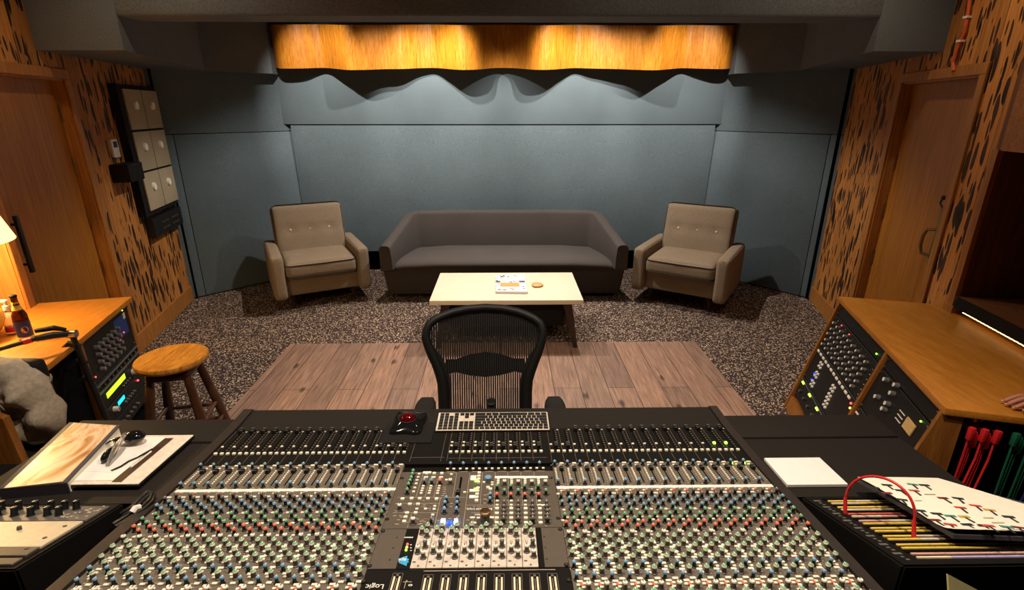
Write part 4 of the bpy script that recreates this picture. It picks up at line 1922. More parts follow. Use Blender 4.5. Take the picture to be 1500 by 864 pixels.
bk2 = thing('thick_book', 'thick hardcover book with a glossy brown and white cover on the desk wing', 'book', (-1.47, 1.45, .745))
a, b, c, d = atz(12, 713, .79), atz(101, 706, .79), atz(160, 626, .79), atz(101, 616, .79)
poly = [(-1.505, 1.287), (-1.322, 1.312), (-1.372, 1.620), (-1.568, 1.640)]
Wb = 0.046
m = MB()
z0 = .742
m.prism([(p[0], p[1]) for p in poly], z0, z0 + .004, bev=.001)
m.prism([(p[0], p[1]) for p in poly], z0 + .047, z0 + .051, bev=.001)
sp = [poly[0], poly[1], (poly[1][0], poly[1][1] + .004), (poly[0][0], poly[0][1] + .004)]
m.prism(sp, z0, z0 + .051)
put('cover', m, 'cover_navy', bk2, True)
ins = [(poly[0][0] + .005, poly[0][1] + .004), (poly[1][0] - .005, poly[1][1] + .004), (poly[2][0] - .005, poly[2][1] - .005), (poly[3][0] + .005, poly[3][1] - .005)]
m = MB()
m.prism(ins, z0 + .004, z0 + .047)
put('pages', m, 'paper_cream', bk2, True)
ins = [(poly[0][0] + .016, poly[0][1] + .004), (poly[1][0] - .016, poly[1][1] + .006), (poly[2][0] - .012, poly[2][1] - .004), (poly[3][0] + .018, poly[3][1] - .004)]
m = MB()
m.prism(ins, z0 + .051, z0 + .0516)
put('cover_picture', m, 'book_cover', bk2, True)

gl = thing('sunglasses', 'black sunglasses with clear temple lying folded on the paper by the thick book', 'glasses', (-1.29, 1.53, .76))
zc_ = .785
p1, p2 = atz(196, 637, .79), atz(159, 664, .785)
for p, sx, sy in ((p1, .036, .028), (p2, .014, .034)):
    m = MB()
    m.sphere((p.x, p.y, p.z - .006), 1, sx, sy, .020, 20, Matrix.Identity(4))
    put('lens', m, 'gloss_black', gl, True)
m = MB()
q0, q1, q2 = atz(180, 632, .79), atz(168, 646, .795), atz(160, 656, .79)
m.tube([(p1.x - .03, p1.y - .005, .79), q1, (p2.x + .005, p2.y + .03, .79)], .005, 8)
put('bridge', m, 'gloss_black', gl, True)
m = MB()
q0, q1, q2 = atz(184, 634, .80), atz(171, 653, .80), atz(157, 681, .775)
m.tube([q0, q1, q2], [.008, .011, .006], 8, flat=.4)
put('temple', m, 'lens_clear', gl, True)
m = MB()
q0, q1 = atz(176, 640, .79), atz(152, 652, .775)
m.tube([q0, q0.lerp(q1, .5) + Vector((0, 0, .004)), q1], [.007, .006, .004], 8, flat=.4)
put('temple', m, 'gloss_black', gl, True)

# white notepad on the other wing
m = MB()
W = wing_frame(.9585, 1.383, 0)
m.box((0, 0, .006), (.188, .150, .010), W @ Matrix.Rotation(R(0), 4, 'Z'), .001, 1)
single('notepad', m, 'paper_ruled', 'blank white notepad on the black desk wing beside the red patch cord', 'notepad')

# ---- jack panel box on the right wing
def tilt_frame(x0, y_far, z_far, y_near, z_near):
    t = Vector((0, y_near - y_far, z_near - z_far)).normalized()     # towards the camera
    n = Vector((0, t.z, -t.y))
    return frame((x0, y_far, z_far), (1, 0, 0), t, n if n.z > 0 else -n), (Vector((0, y_near - y_far, z_near - z_far))).length


def wedge(mb, x0, x1, yf, zf, yn, zn, zb):
    secs = []
    for x in (x0, x1):
        secs.append([(x, yf, zf), (x, yn, zn), (x, yn, zb), (x, yf, zb)])
    mb.loft(secs)


jp = thing('jack_panel', 'tilted black jack panel with rows of coloured label strips on the desk wing', 'patch panel', (1.15, 1.07, .69))
m = MB()
wedge(m, .880, 1.455, 1.258, .763, .880, .898, .64)
bmesh.ops.bevel(m.bm, geom=m.bm.edges[:], offset=.005, segments=2, affect='EDGES')
put('case', m, 'console_black', jp, True)
T, TL = tilt_frame(.880, 1.258, .763, .880, .898)
fl = T.to_3x3().determinant()
strip_cols = ['strip_cream', 'strip_cream', 'strip_yellow', 'strip_cream', 'strip_red', 'strip_pink', 'strip_pink', 'strip_yellow', 'strip_yellow', 'strip_yellow', 'strip_cream', 'strip_yellow', 'strip_yellow', 'strip_yellow', 'strip_pink', 'strip_lilac']
m = MB()
for r_ in range(8):
    v = .04 + r_ * .0445
    m.box((.30, v - .013, .0012), (.50, .014, .0016), T)
put('jack_row', m, 'black_void', jp, True)
for i, cn in enumerate(strip_cols):
    r_, k = divmod(i, 2)
    v = .04 + r_ * .0445 + k * .0165
    m = MB()
    segs = 6
    x_ = .055
    m.mi = 0
    for j in range(segs):
        w_ = .485 / segs
        m.mi = 0 if (j * 7 + i * 3) % 5 else 1
        m.box((x_ + w_ / 2, v, .0015), (w_ - .001, .0062, .003), T)
        x_ += w_
    put('label_strip', m, [cn, 'strip_cream' if cn != 'strip_cream' else 'strip_yellow'], jp, True)
m = MB()
for r_ in range(8):
    v = .04 + r_ * .0445
    m.box((.026, v - .004, .0012), (.020, .009, .0012), T, .0004, 1)
    m.box((.026, v + .012, .0012), (.008, .006, .0012), T)
    m.box((.029, v + .024, .0012), (.008, .006, .0012), T)
put('mark_print', m, 'cap_grey', jp, True)
m = MB()
for r_ in range(8):
    for j in range(24):
        m.cyl((.062 + j * .0205, .04 + r_ * .0445 + .0083, 0), (.062 + j * .0205, .04 + r_ * .0445 + .0083, .0012), .003, seg=6, M=T)
put('jack', m, 'black_void', jp, True, kind='stuff')

# red patch cord arching between two jacks
e0 = onplane(1238, 752, T.translation, T.to_3x3().col[2])
e1 = onplane(1338.5, 788, T.translation, T.to_3x3().col[2])
up = T.to_3x3().col[2] if T.to_3x3().col[2].z > 0 else -T.to_3x3().col[2]
pc = thing('patch_cord', 'red patch cord arching between two jacks of the tilted panel', 'cable', e0)
dirn = e1 - e0
base0, base1 = e0 + up * .035 + Vector((0, 0, .004)), e1 + up * .035 + Vector((0, 0, .004))
mid = (base0 + base1) / 2
dh = (base1 - base0) / 2
pts = []
for k in range(25):
    a_ = math.pi * k / 24
    pts.append(mid - dh * math.cos(a_) * (1 + .0 * math.sin(a_)) + Vector((0, .012, .093)) * math.sin(a_) ** .85)
m = MB()
m.tube(pts, .0034, 8)
put('cord', m, 'red_cable', pc, True, angle=60)
for e, b_ in ((e0, base0), (e1, base1)):
    m = MB()
    m.cyl(e + up * .001, b_ + (b_ - e) * .1, .0052, .0045, 10)
    put('plug', m, 'red_cable', pc, True)

# magazine with little T figures, lying on the jack panel
mg = thing('printed_booklet', 'white booklet printed with coloured T shapes resting across the jack panel and wing', 'booklet', (1.2, 1.12, .84))
cs = [atz(1255, 706, .795), atz(1396, 792, .885), atz(1500, 789, .90) + Vector((.02, -.0, .0)), atz(1500, 757, .86) + Vector((.06, -.03, 0)), atz(1374, 709, .80)]
A_, B_, D_, C_ = atz(1256, 706, .80), atz(1396, 789, .895), atz(1374, 709, .80), None
ux = (B_ - A_)                       # along the near-left edge
vx = (D_ - A_)
Nn = ux.cross(vx).normalized()
if Nn.z < 0:
    Nn = -Nn


def bp(u, v, h=0):
    return A_ + ux * u + vx * v + Nn * h


m = MB()
quad = [(0, 0), (1, 0), (1.02, 1.9), (.62, 1.75), (.0, 1.0)]
for h0, h1 in ((0, .010),):
    m.loft([[bp(u, v, h0) for u, v in quad], [bp(u, v, h1) for u, v in quad]])
put('pages', m, 'cover_navy', mg, True)
# cover with a curled near edge
secs = []
for j in range(13):
    v = j / 12
    ring = []
    for i in range(15):
        u = i / 14
        hi = 1.0 + .9 * u
        cur = max(0, (u - .86) / .14)
        ring.append(bp(u, v * hi * (1 if u < .62 else 1) + 0, .0128 + .012 * cur * cur * (1 - v * .5) + .003 * (1 + math.sin(u * 5 + v * 2))))
    secs.append(ring)
m = MB()
t_ = bmesh.new()
rows = [[t_.verts.new(p) for p in r_] for r_ in secs]
for a_, b_ in zip(rows, rows[1:]):
    for i in range(14):
        t_.faces.new((a_[i], a_[i + 1], b_[i + 1], b_[i]))
bmesh.ops.recalc_face_normals(t_, faces=t_.faces[:])
bmesh.ops.solidify(t_, geom=t_.faces[:], thickness=.0008)
m._add(t_)
put('cover', m, 'paper_cream', mg, True, angle=60)
tm = {}
cols = ['tee_dark', 'tee_red', 'tee_teal', 'tee_maroon', 'tee_ochre', 'tee_dark']
rr = random.Random(11)
bb = {c_: MB() for c_ in set(cols)}
gm = MB()


def on_cover(px, py):
    q = onplane(px, py, A_ + Nn * .0165, Nn)
    d = q - A_
    g11, g12, g22 = ux.dot(ux), ux.dot(vx), vx.dot(vx)
    b1, b2 = d.dot(ux), d.dot(vx)
    det = g11 * g22 - g12 * g12
    return (b1 * g22 - b2 * g12) / det, (b2 * g11 - b1 * g12) / det


tees = [(1283, 718, 0), (1302, 714, 0), (1303, 726, 3), (1322, 722, 0), (1342, 722, 1), (1357, 714, 0), (1339, 713, 2), (1351, 750, 0), (1376, 754, 0), (1385, 732, 3), (1406, 732, 0), (1410, 745, 1), (1432, 742, 1),
        (1374, 763, 3), (1396, 757, 2), (1395, 770, 1), (1417, 758, 4), (1422, 770, 0), (1446, 772, 0), (1452, 785, 1), (1478, 783, 2), (1495, 780, 3), (1482, 758, 0), (1323, 735, 0), (1453, 748, 4)]
for px, py, k in tees:
    u, v = on_cover(px, py)
    vh = v / (1 + .9 * u)
    c0 = bp(u, v, .0142 + .012 * (max(0, u - .86) / .14) ** 2 + .003 * (1 + math.sin(u * 5 + vh * 2)))
    # upright T as seen from the camera side
    ex = Vector((1, 0, 0))
    ex = (ex - Nn * ex.dot(Nn)).normalized()
    ey = Nn.cross(ex)
    M = frame(c0, ex, ey, Nn) @ Matrix.Rotation(R(rr.uniform(-20, 0)), 4, 'Z')
    b_ = bb[cols[k]]
    b_.box((0, .010, 0), (.026, .010, .001), M)
    (bb['tee_dark'] if k != 0 else b_).box((0, -.006, 0), (.0048, .030, .001), M)
for c_, b_ in bb.items():
    put('shape_print', b_, c_, mg, True)
for px, py, w_ in ((1362, 725, .05), (1345, 734, .03), (1448, 757, .04), (1462, 764, .05), (1477, 772, .04)):
    u, v = on_cover(px, py)
    c0 = bp(u, v, .0142 + .003 * (1 + math.sin(u * 5 + v / (1 + .9 * u) * 2)))
    ex = (Vector((1, 0, 0)) - Nn * Nn.x).normalized()
    gm.box((0, 0, 0), (w_ * .6, .004, .001), frame(c0, ex, Nn.cross(ex), Nn))
put('line_print', gm, 'legend', mg, True)

# olive card leaning at the bottom corner
p0, p1, p2 = aty(1388, 842, .84), aty(1425, 866, .84), aty(1384, 872, .84)
m = MB()
a, b = aty(1389, 841, .835), aty(1470, 884, .835)
c, d = Vector((b.x, .715, .643)), Vector((a.x, .715, .643))
nn = (b - a).cross(d - a).normalized() * .004
m.loft([[a, b, c, d], [a + nn, b + nn, c + nn, d + nn]])
o = single('card_sheet', m, 'card_olive', 'pale olive card standing at the near face of the jack panel', 'card')
m = MB()
m.span((.9, .70, 0), (1.5, .872, .64), bev=.006)
m.span((.9, .815, .64), (1.5, .824, .66))
tagd = thing('side_pedestal', 'dark pedestal under the jack panel at the end of the desk wing', 'pedestal', (1.2, .79, 0))
put('body', m, 'console_black', tagd, True)
m = MB()
m.span((.92, .698, .05), (1.48, .702, .6))
put('panel', m, 'black_soft', tagd, True)

# ---- silver controller in a black tilted case on the left wing
dv = thing('control_surface', 'silver audio unit with black knobs set in a tilted black case', 'audio unit', (-1.3, 1.08, .66))
m = MB()
wedge(m, -1.66, -1.12, 1.255, .765, .930, .862, .62)
bmesh.ops.bevel(m.bm, geom=m.bm.edges[:], offset=.005, segments=2, affect='EDGES')
put('case', m, 'console_black', dv, True)
T2, TL2 = tilt_frame(-1.12, 1.255, .765, .930, .862)
# local x to the right (negative values go left), y towards the camera
m = MB()
m.box((-.27, .07, .002), (.50, .085, .006), T2, .001, 1)
put('knob_panel', m, 'cap_grey', dv, True)
m = MB()
m.box((-.27, .185, .003), (.50, .130, .008), T2, .0015, 1)
put('face_panel', m, 'silver_panel', dv, True)
m = MB()
m.box((-.27, .272, .003), (.50, .036, .008), T2, .0015, 1)
m.box((-.27, .31, .002), (.50, .028, .006), T2, .0015, 1)
put('switch_panel', m, 'knob_brown', dv, True)
kb = knob_mesh('dev', .0085, .026, 'black_plastic', 'black_plastic', 1.25, 1.0)
for r_, v, xs in ((0, .045, (-.10, -.132, -.17, -.215, -.262, -.31, -.36)), (1, .082, (-.118, -.15, -.195, -.24, -.285, -.335, -.385))):
    for x in xs:
        o = bpy.data.objects.new('rotary_knob', kb)
        link(o, dv)
        o.matrix_local = WM[dv.name].inverted() @ T2 @ Matrix.Translation((x, v, .004))
        if o.matrix_local.to_3x3().determinant() < 0:
            o.matrix_local = WM[dv.name].inverted() @ frame((T2 @ Vector((x, v, .004))), (-1, 0, 0), T2.to_3x3().col[1], T2.to_3x3().col[2])
for x, v, r_, h_, mt in ((-.262, .168, .012, .018, 'black_plastic'), (-.15, .165, .006, .01, 'knob_brown'), (-.17, .235, .006, .018, 'bronze'), (-.17, .262, .004, .016, 'steel')):
    m = MB()
    m.cyl((x, v, .006), (x, v, .006 + h_), r_, r_ * .8, 14, T2)
    put('switch', m, mt, dv, True)
m = MB()
m.box((-.262, .195, .0075), (.04, .01, .002), T2)
put('label_plate', m, 'paper', dv, True)
m = MB()
m.sphere((-.212, .272, .008), .0045, seg=10, M=T2)
put('light', m, 'led_blue', dv, True)
for x in (-.245, -.29, -.335, -.38):
    m = MB()
    m.cyl((x, .270, .006), (x, .270, .022), .012, .011, 14, T2)
    put('push_switch', m, 'silver_tablet', dv, True)
for x in (-.19, -.26, -.33):
    m = MB()
    m.box((x, .31, .006), (.045, .012, .004), T2)
    put('slot', m, 'silver_panel', dv, True)
m = MB()
for i in range(24):
    m.box((-.03 - rnd.random() * .09, .03 + rnd.random() * .075, .0055), (.006, .005, .002), T2)
put('mark_print', m, 'legend', dv, True)
m = MB()
for v in (.15, .21, .26):
    m.cyl((-.045, v, .006), (-.045, v, .0085), .005, seg=8, M=T2)
put('screw', m, 'knob_brown', dv, True)
m = MB()
m.span((-1.64, .80, 0), (-1.14, .925, .64), bev=.006)
t_ = thing('side_pedestal', 'dark pedestal under the silver audio unit at the end of the desk wing', 'pedestal', (-1.39, .86, 0))
put('body', m, 'console_black', t_, True)
m = MB()
m.span((-1.6, .797, .05), (-1.18, .801, .6))
put('panel', m, 'black_soft', t_, True)
# coil of black cable with a white tie
cc = thing('cable_coil', 'looped black cable with a white tie beside the silver audio unit', 'cable', (-1.085, 1.30, .76))
m = MB()
pz = lambda px, py, z: atz(px, py, z)
l1 = [pz(182, 752, .79), pz(197, 742, .80), pz(212, 728, .80), pz(221, 719, .80), pz(227, 722, .80), pz(224, 731, .80), pz(214, 740, .80), pz(203, 747, .80), pz(186, 758, .79), pz(170, 768, .79)]
for k in range(4):
    off = Vector((.006 * k - .01, -.004 * k, .004 * (k % 2)))
    m.tube([p + off for p in l1], .004, 6)
put('cable', m, 'black_plastic', cc, True, angle=60)
m = MB()
a_, b_ = pz(194, 750, .805), pz(204, 743, .805)
m.tube([a_, (a_ + b_) / 2 + Vector((0, 0, .006)), b_], .009, 8)
put('cable_tie', m, 'white_plastic', cc, True)

# ---- trackball on its mat, keyboard
mt_ = MB()
cslab(mt_, -.445, -.262, 1.557, 1.70, .002, .0045)
single('desk_mat', mt_, 'black_soft', 'small dark mat under the red trackball on the console', 'mat')
tbx, tby = -.362, 1.680
tr = thing('trackball', 'glossy black trackball mouse with a dark red ball', 'trackball', (tbx, tby, .745))
M = frame((tbx, tby, .744), (1, -.06, 0), (.06, 1, 0), (0, 0, 1))
m = MB()
secs = []
for z, hx, hy in ((0, .056, .064), (.006, .060, .073), (.012, .060, .073), (.017, .056, .068), (.024, .043, .050), (.031, .034, .037), (.033, .024, .026)):
    ring = []
    for k in range(40):
        a_ = 2 * math.pi * k / 40
        cx_, sy_ = math.cos(a_), math.sin(a_)
        pw = 7 if z < .018 else (4.5 if z < .023 else 2.4)
        d_ = (abs(cx_) ** pw + abs(sy_) ** pw) ** (-1 / pw)
        pin = 1 - (.09 * math.cos(2 * a_) ** 2 if z < .023 else 0)
        ring.append((hx * cx_ * d_ * pin, hy * sy_ * d_ * pin, z))
    secs.append(ring)
m.loft(secs, M=M)
put('body', m, 'gloss_black', tr, True, angle=50)
m = MB()
m.sphere((0, -.004, .024), .0285, seg=28, M=M)
put('ball', m, 'ball_red', tr, True, angle=80)
m = MB()
m.tube([(.0325 * math.cos(k * math.pi / 12), -.004 + .0325 * math.sin(k * math.pi / 12), .0325) for k in range(24)], .003, 8, closed=True, M=M)
put('scroll_ring', m, 'black_plastic', tr, True)

kx, ky = -.0485, 1.689
kbd = thing('keyboard', 'slim silver keyboard with black keys and a number pad on the console armrest', 'keyboard', (kx, ky, .743))
KW, KD = .4187, .1149
M = frame((kx, ky, .7445), (-1, 0, 0), (0, -1, -.0), (0, 0, 1)) @ Matrix.Rotation(R(-2.2), 4, 'X')
# its own far edge faces the camera, as for someone seated beyond the desk
m = MB()
m.box((0, 0, .004), (KW, KD, .006), M, .002, 2)
put('back_case', m, 'black_plastic', kbd, True)
m = MB()
t_ = bmesh.new()
m.box((0, 0, .0078), (KW - .002, KD - .002, .0022), M, .001, 1)
put('top_plate', m, 'keyboard_silver', kbd, True)
kmesh = {}
count = 0
rest = MB()


def key(x, y, w, d):
    """x, y of the middle from the keyboard's own top left corner"""
    global count
    KM_ = M @ Matrix.Translation((-KW / 2 + x, KD / 2 - y, .0088))
    if count < 100:
        k = (round(w, 4), round(d, 4))
        if k not in kmesh:
            kmesh[k] = box_mesh('key', (w, d, .0022), ['black_plastic'], .0006)
        o = bpy.data.objects.new('key', kmesh[k])
        link(o, kbd)
        o.matrix_local = WM[kbd.name].inverted() @ KM_
    else:
        rest.box((0, 0, .0011), (w, d, .0022), KM_, .0006, 1)
    count += 1


g = .0182
kw = .0150
rows = [
    [(.0158, 1)] * 1 + [(.0158, 1)] * 12 + [(.0158, 1)],
]
x0, y0 = .0065, .0125
# function row
for i in range(14):
    key(x0 + .0158 / 2 + i * .0195, y0, .0162, .0115)
for r_, (lead, n_, tail) in enumerate(((0, 13, 1.5), (1.5, 12, 1.0), (1.75, 11, 1.75), (2.25, 10, 2.25))):
    y = y0 + .0165 + r_ * .0178
    x = x0
    if lead:
        w_ = lead * g - .003
        key(x + w_ / 2, y, w_, .0150)
        x += lead * g
    n2 = n_ if r_ else 13
    for i in range(n2):
        key(x + kw / 2, y, kw, .0150)
        x += g
    w_ = max(.0150, 15 * g - (x - x0) - .003)
    key(x + w_ / 2, y, w_, .0150)
y = y0 + .0165 + 4 * .0178
x = x0
for w_ in (1.25, 1.25, 1.5, 6, 1.5, 1.25, 2.25):
    key(x + (w_ * g - .003) / 2, y, w_ * g - .003, .0150)
    x += w_ * g
# arrows and paging keys
xa = x0 + 15 * g + .003
for i in range(3):
    key(xa + kw / 2 + i * g, y0, .0158, .0115)
    for r_ in (0, 1):
        key(xa + kw / 2 + i * g, y0 + .0165 + r_ * .0178, kw, .0150)
    key(xa + kw / 2 + i * g, y, kw, .0150)
key(xa + kw / 2 + g, y - .0178, kw, .0150)
xa += 3 * g + .003
for i in range(4):
    key(xa + kw / 2 + i * g, y0, .0158, .0115)
    for r_ in range(5):
        if r_ == 4 and i == 1:
            continue
        key(xa + kw / 2 + i * g, y0 + .0165 + r_ * .0178, kw, .0150)
if count > 100:
    put('key', rest, 'black_plastic', kbd, True, kind='stuff')

# ================================================================== LEFT DESK
DZ = .78
ld = thing('equipment_desk', 'honey wood desk with built-in equipment rack below the table lamp', 'desk', (-2.45, 2.4, 0))
top = [(-2.275, 3.03), (-2.112, 2.41), (-2.02, 2.06), (-2.52, 1.70), (-3.1, 1.70), (-2.79, 2.92)]
top = [(-2.275, 3.03), (-2.112, 2.41), (-2.035, 2.09), (-2.60, 1.95), (-3.0, 2.0), (-3.0, 2.80), (-2.742, 2.80), (-2.745, 2.92)]
m = MB()
m.prism(top, DZ - .03, DZ, bev=.003)
put('desktop', m, 'wood_desk', ld, True)
A0, A1 = Vector((-2.285, 3.0, 0)), Vector((-2.045, 2.10, 0))
RDv = (A1 - A0)
RL = RDv.length
RDv.normalize()
RNv = Vector((-RDv.y, RDv.x, 0))
if RNv.x < 0:
    RNv = -RNv
FL = frame(A0, RDv, RNv, (0, 0, 1))      # s toward the camera, n into the room, z up
m = MB()
m.span((0, -.40, 0), (.02, -.004, DZ - .03), FL)
put('side_panel', m, 'wood_cabinet', ld, True)
m = MB()
m.span((.585, -.40, 0), (.605, .0, DZ - .03), FL)
put('side_panel', m, 'wood_cabinet', ld, True)
m = MB()
m.span((.606, -.40, 0), (.88, -.03, DZ - .03), FL)
put('bay_shade_fill', m, 'black_void', ld, True)  # solid black block standing in for the shade inside the open bay
m = MB()
m.span((.02, -.40, 0), (.585, -.02, .05), FL)
m.span((.02, -.40, .05), (.585, -.36, DZ - .03), FL)
put('rack_back', m, 'black_void', ld, True)
m = MB()
m.span((.88, -.60, 0), (.91, -.03, DZ - .03), FL)
put('end_panel', m, 'black_soft', ld, True)  # board coloured black for the dark open space under the desk


def unit(name, label, W, s0, s1, z0, z1, mat='black_plastic', depth=.25, cat='rack unit', group=None):
    t = thing(name, label, cat, W @ Vector(((s0 + s1) / 2, -.1, z0)), 0, group)
    m = MB()
    m.span((s0, -depth, z0 + .002), (s1, -.008, z1 - .002), W, .002, 1)
    put('chassis', m, mat, t, True)
    m = MB()
    for s_ in (s0 + .012, s1 - .012):
        for z in (z0 + .012, z1 - .012):
            m.cyl((s_, -.008, z), (s_, -.004, z), .004, seg=8, M=W)
    put('screw', m, 'steel', t, True)
    return t


def rknob(t, W, s_, z, r, h, mat, nm='knob'):
    m = MB()
    m.cyl((s_, -.008, z), (s_, -.008 + h, z), r, r * .86, 12, W)
    m.mi = 1
    m.cyl((s_, -.008 + h, z), (s_, -.0072 + h, z), r * .62, seg=10, M=W)
    return put(nm, m, [mat, 'steel' if mat != 'steel' else 'cap_grey'], t, True)


def rrect(t, W, s_, z, w, h, d, mat, nm):
    m = MB()
    m.box((s_, -.008 + d / 2, z), (w, d, h), W)
    return put(nm, m, mat, t, True)


LU = .565 + .02
u = unit('rack_equalizer', 'black rack unit with rows of grey knobs and a blue panel, under the honey desk', FL, .025, .58, .49, .745)
rrect(u, FL, .14, .65, .16, .12, .001, 'screen_blue', 'blue_panel')
rrect(u, FL, .075, .695, .03, .035, .002, 'silver_panel', 'label_plate')
for r_ in range(4):
    for c_ in range(6):
        rknob(u, FL, .21 + c_ * .052, .665 - r_ * .042, .014, .022, 'cap_grey')
for s_, z in ((.13, .61), (.19, .585), (.545, .53)):
    m = MB()
    m.sphere((s_, -.006, z), .004, seg=8, M=FL)
    put('light', m, 'led_red', u, True)
m = MB()
m.sphere((.08, -.006, .73), .0035, seg=8, M=FL)
put('light', m, 'led_green', u, True)
u = unit('rack_patch_unit', 'thin rack unit edged by two silver rails, between the knob unit and the green display', FL, .025, .58, .425, .488)
for z in (.478, .436):
    m = MB()
    m.cyl((.03, .0, z), (.575, .0, z), .006, seg=8, M=FL)
    put('rail', m, 'steel', u, True)
for c_ in range(9):
    rknob(u, FL, .08 + c_ * .052, .457, .008, .012, 'black_metal')
u = unit('rack_processor', 'black rack processor with a glowing green display', FL, .025, .58, .325, .422)
rrect(u, FL, .37, .385, .24, .03, .002, 'screen_green', 'display')
rknob(u, FL, .15, .36, .018, .028, 'white_plastic', 'dial')
for c_ in range(4):
    rknob(u, FL, .21 + c_ * .03, .345, .006, .008, 'cap_grey', 'button')
u = unit('rack_processor', 'black rack processor with a small cyan display and a red light', FL, .025, .58, .22, .322)
rrect(u, FL, .36, .285, .085, .022, .002, 'screen_cyan', 'display')
rknob(u, FL, .46, .285, .016, .026, 'white_plastic', 'dial')
m = MB()
m.sphere((.12, -.004, .285), .006, seg=8, M=FL)
put('light', m, 'led_red', u, True)
for c_ in range(5):
    rknob(u, FL, .2 + c_ * .032, .255, .008, .012, 'cap_grey', 'button')
u = unit('rack_converter', 'lowest black rack unit under the desk with a row of small buttons', FL, .025, .58, .12, .217)
for c_ in range(6):
    rknob(u, FL, .2 + c_ * .05, .17, .009, .014, 'cap_grey', 'button')

# bottle, second bottle, lamp, stand
p = atz(40, 497, DZ)
bt = thing('beer_bottle', 'brown glass beer bottle with a navy label on the honey wood desk', 'bottle', (p.x, p.y, DZ))
m = MB()
m.lathe([(0, .001), (.028, .0), (.0305, .004), (.0305, .118), (.029, .132), (.021, .155), (.0145, .175), (.0132, .222), (.0142, .224), (.0142, .230), (0, .230)], p, 28)
put('glass', m, 'glass_brown', bt, True, angle=60)
m = MB()
m.lathe([(.031, .022), (.0312, .024), (.0312, .098), (.031, .1)], p, 28)
lab = put('label', m, 'label_blue', bt, True, angle=60)
dirc = (Vector((0, 0, 0)) - p)
ang = math.atan2(dirc.y, dirc.x)
m = MB()
pts_ = []
Wl = Matrix.Translation(p) @ Matrix.Rotation(ang + .1, 4, 'Z')
for k in range(20):
    a_ = 2 * math.pi * k / 20
    th_ = .46 * math.cos(a_)
    pts_.append(Wl @ Vector((.0317 * math.cos(th_), .0317 * math.sin(th_), .060 + .017 * math.sin(a_))))
m.poly(pts_, [tuple(range(20))])
put('label_badge', m, 'stone_tan', lab, True)
m = MB()
m.lathe([(.0312, .013), (.0314, .015), (.0314, .021), (.0312, .022)], p, 28)
put('base_band', m, 'label_yellow', bt, True)
m = MB()
m.lathe([(.0212, .158), (.0148, .178), (.0145, .196), (.0142, .197)], p, 28)
put('neck_label', m, 'label_yellow', bt, True)
m = MB()
for k in (-.5, .1, .7):
    c_ = Wl @ Vector((.0158 * math.cos(k), .0158 * math.sin(k), .186))
    m.box((0, 0, 0), (.002, .008, .008), Matrix.Translation(c_) @ Matrix.Rotation(ang + .1 + k, 4, 'Z'))
put('neck_print', m, 'label_blue', bt, True)
m = MB()
m.lathe([(.0150, .222), (.0155, .224), (.0150, .231), (.012, .234), (0, .234)], p, 20)
put('crown_cap', m, 'black_plastic', bt, True)

p = atz(23, 489, DZ) + Vector((-.01, .01, 0))
pb_ = thing('pump_bottle', 'clear plastic pump bottle with a white top and red band behind the beer bottle', 'bottle', (p.x, p.y, DZ))
m = MB()
m.lathe([(0, 0), (.030, 0), (.032, .004), (.032, .09), (.026, .108), (.013, .12), (.013, .13), (0, .13)], p, 24)
put('body', m, 'plastic_clear', pb_, True, angle=60)
m = MB()
m.lathe([(.0323, .016), (.0326, .018), (.0326, .04), (.0323, .042)], p, 24)
put('label', m, 'label_red', pb_, True)
m = MB()
m.lathe([(0, .128), (.016, .128), (.016, .15), (.008, .152), (.008, .172), (0, .172)], p, 20)
m.span((p.x - .034, p.y - .01, p.z + .165), (p.x + .012, p.y + .01, p.z + .180), bev=.004)
put('pump_top', m, 'white_plastic', pb_, True)

lx, ly = -2.60, 2.38
tl = thing('table_lamp', 'glowing table lamp with a cream shade and ribbed orange base on the desk', 'lamp', (lx, ly, DZ))
m = MB()
m.lathe([(0, 0), (.06, 0), (.07, .01), (.105, .04), (.128, .09), (.122, .14), (.09, .18), (.045, .205), (.03, .225), (0, .225)], (lx, ly, DZ), 48, rib=lambda a_: 1 + .025 * math.cos(10 * a_))
put('base', m, 'label_yellow', tl, True, angle=60)
m = MB()
m.cyl((lx, ly, DZ + .22), (lx, ly, DZ + .56), .008, seg=10)
put('stem', m, 'brass', tl, True)
m = MB()
zb = 1.262
t_ = bmesh.new()
for (r0, z0_), (r1, z1_) in (((.262, 0), (.165, .31)),):
    n_ = 48
    lo = [t_.verts.new((lx + r0 * math.cos(2 * math.pi * k / n_), ly + r0 * math.sin(2 * math.pi * k / n_), zb + z0_)) for k in range(n_)]
    hi = [t_.verts.new((lx + r1 * math.cos(2 * math.pi * k / n_), ly + r1 * math.sin(2 * math.pi * k / n_), zb + z1_)) for k in range(n_)]
    for k in range(n_):
        j = (k + 1) % n_
        t_.faces.new((lo[k], lo[j], hi[j], hi[k]))
bmesh.ops.solidify(t_, geom=t_.faces[:], thickness=.003)
m._add(t_)
put('shade', m, 'lamp_shade_cloth', tl, True, angle=60)
m = MB()
m.sphere((lx, ly, 1.36), .035, seg=14)
put('bulb', m, 'led_strip', tl, True)
lamp('table_lamp_light', 'POINT', (lx + .0, ly, 1.33), 85, (1.0, .66, .28), radius=.05)

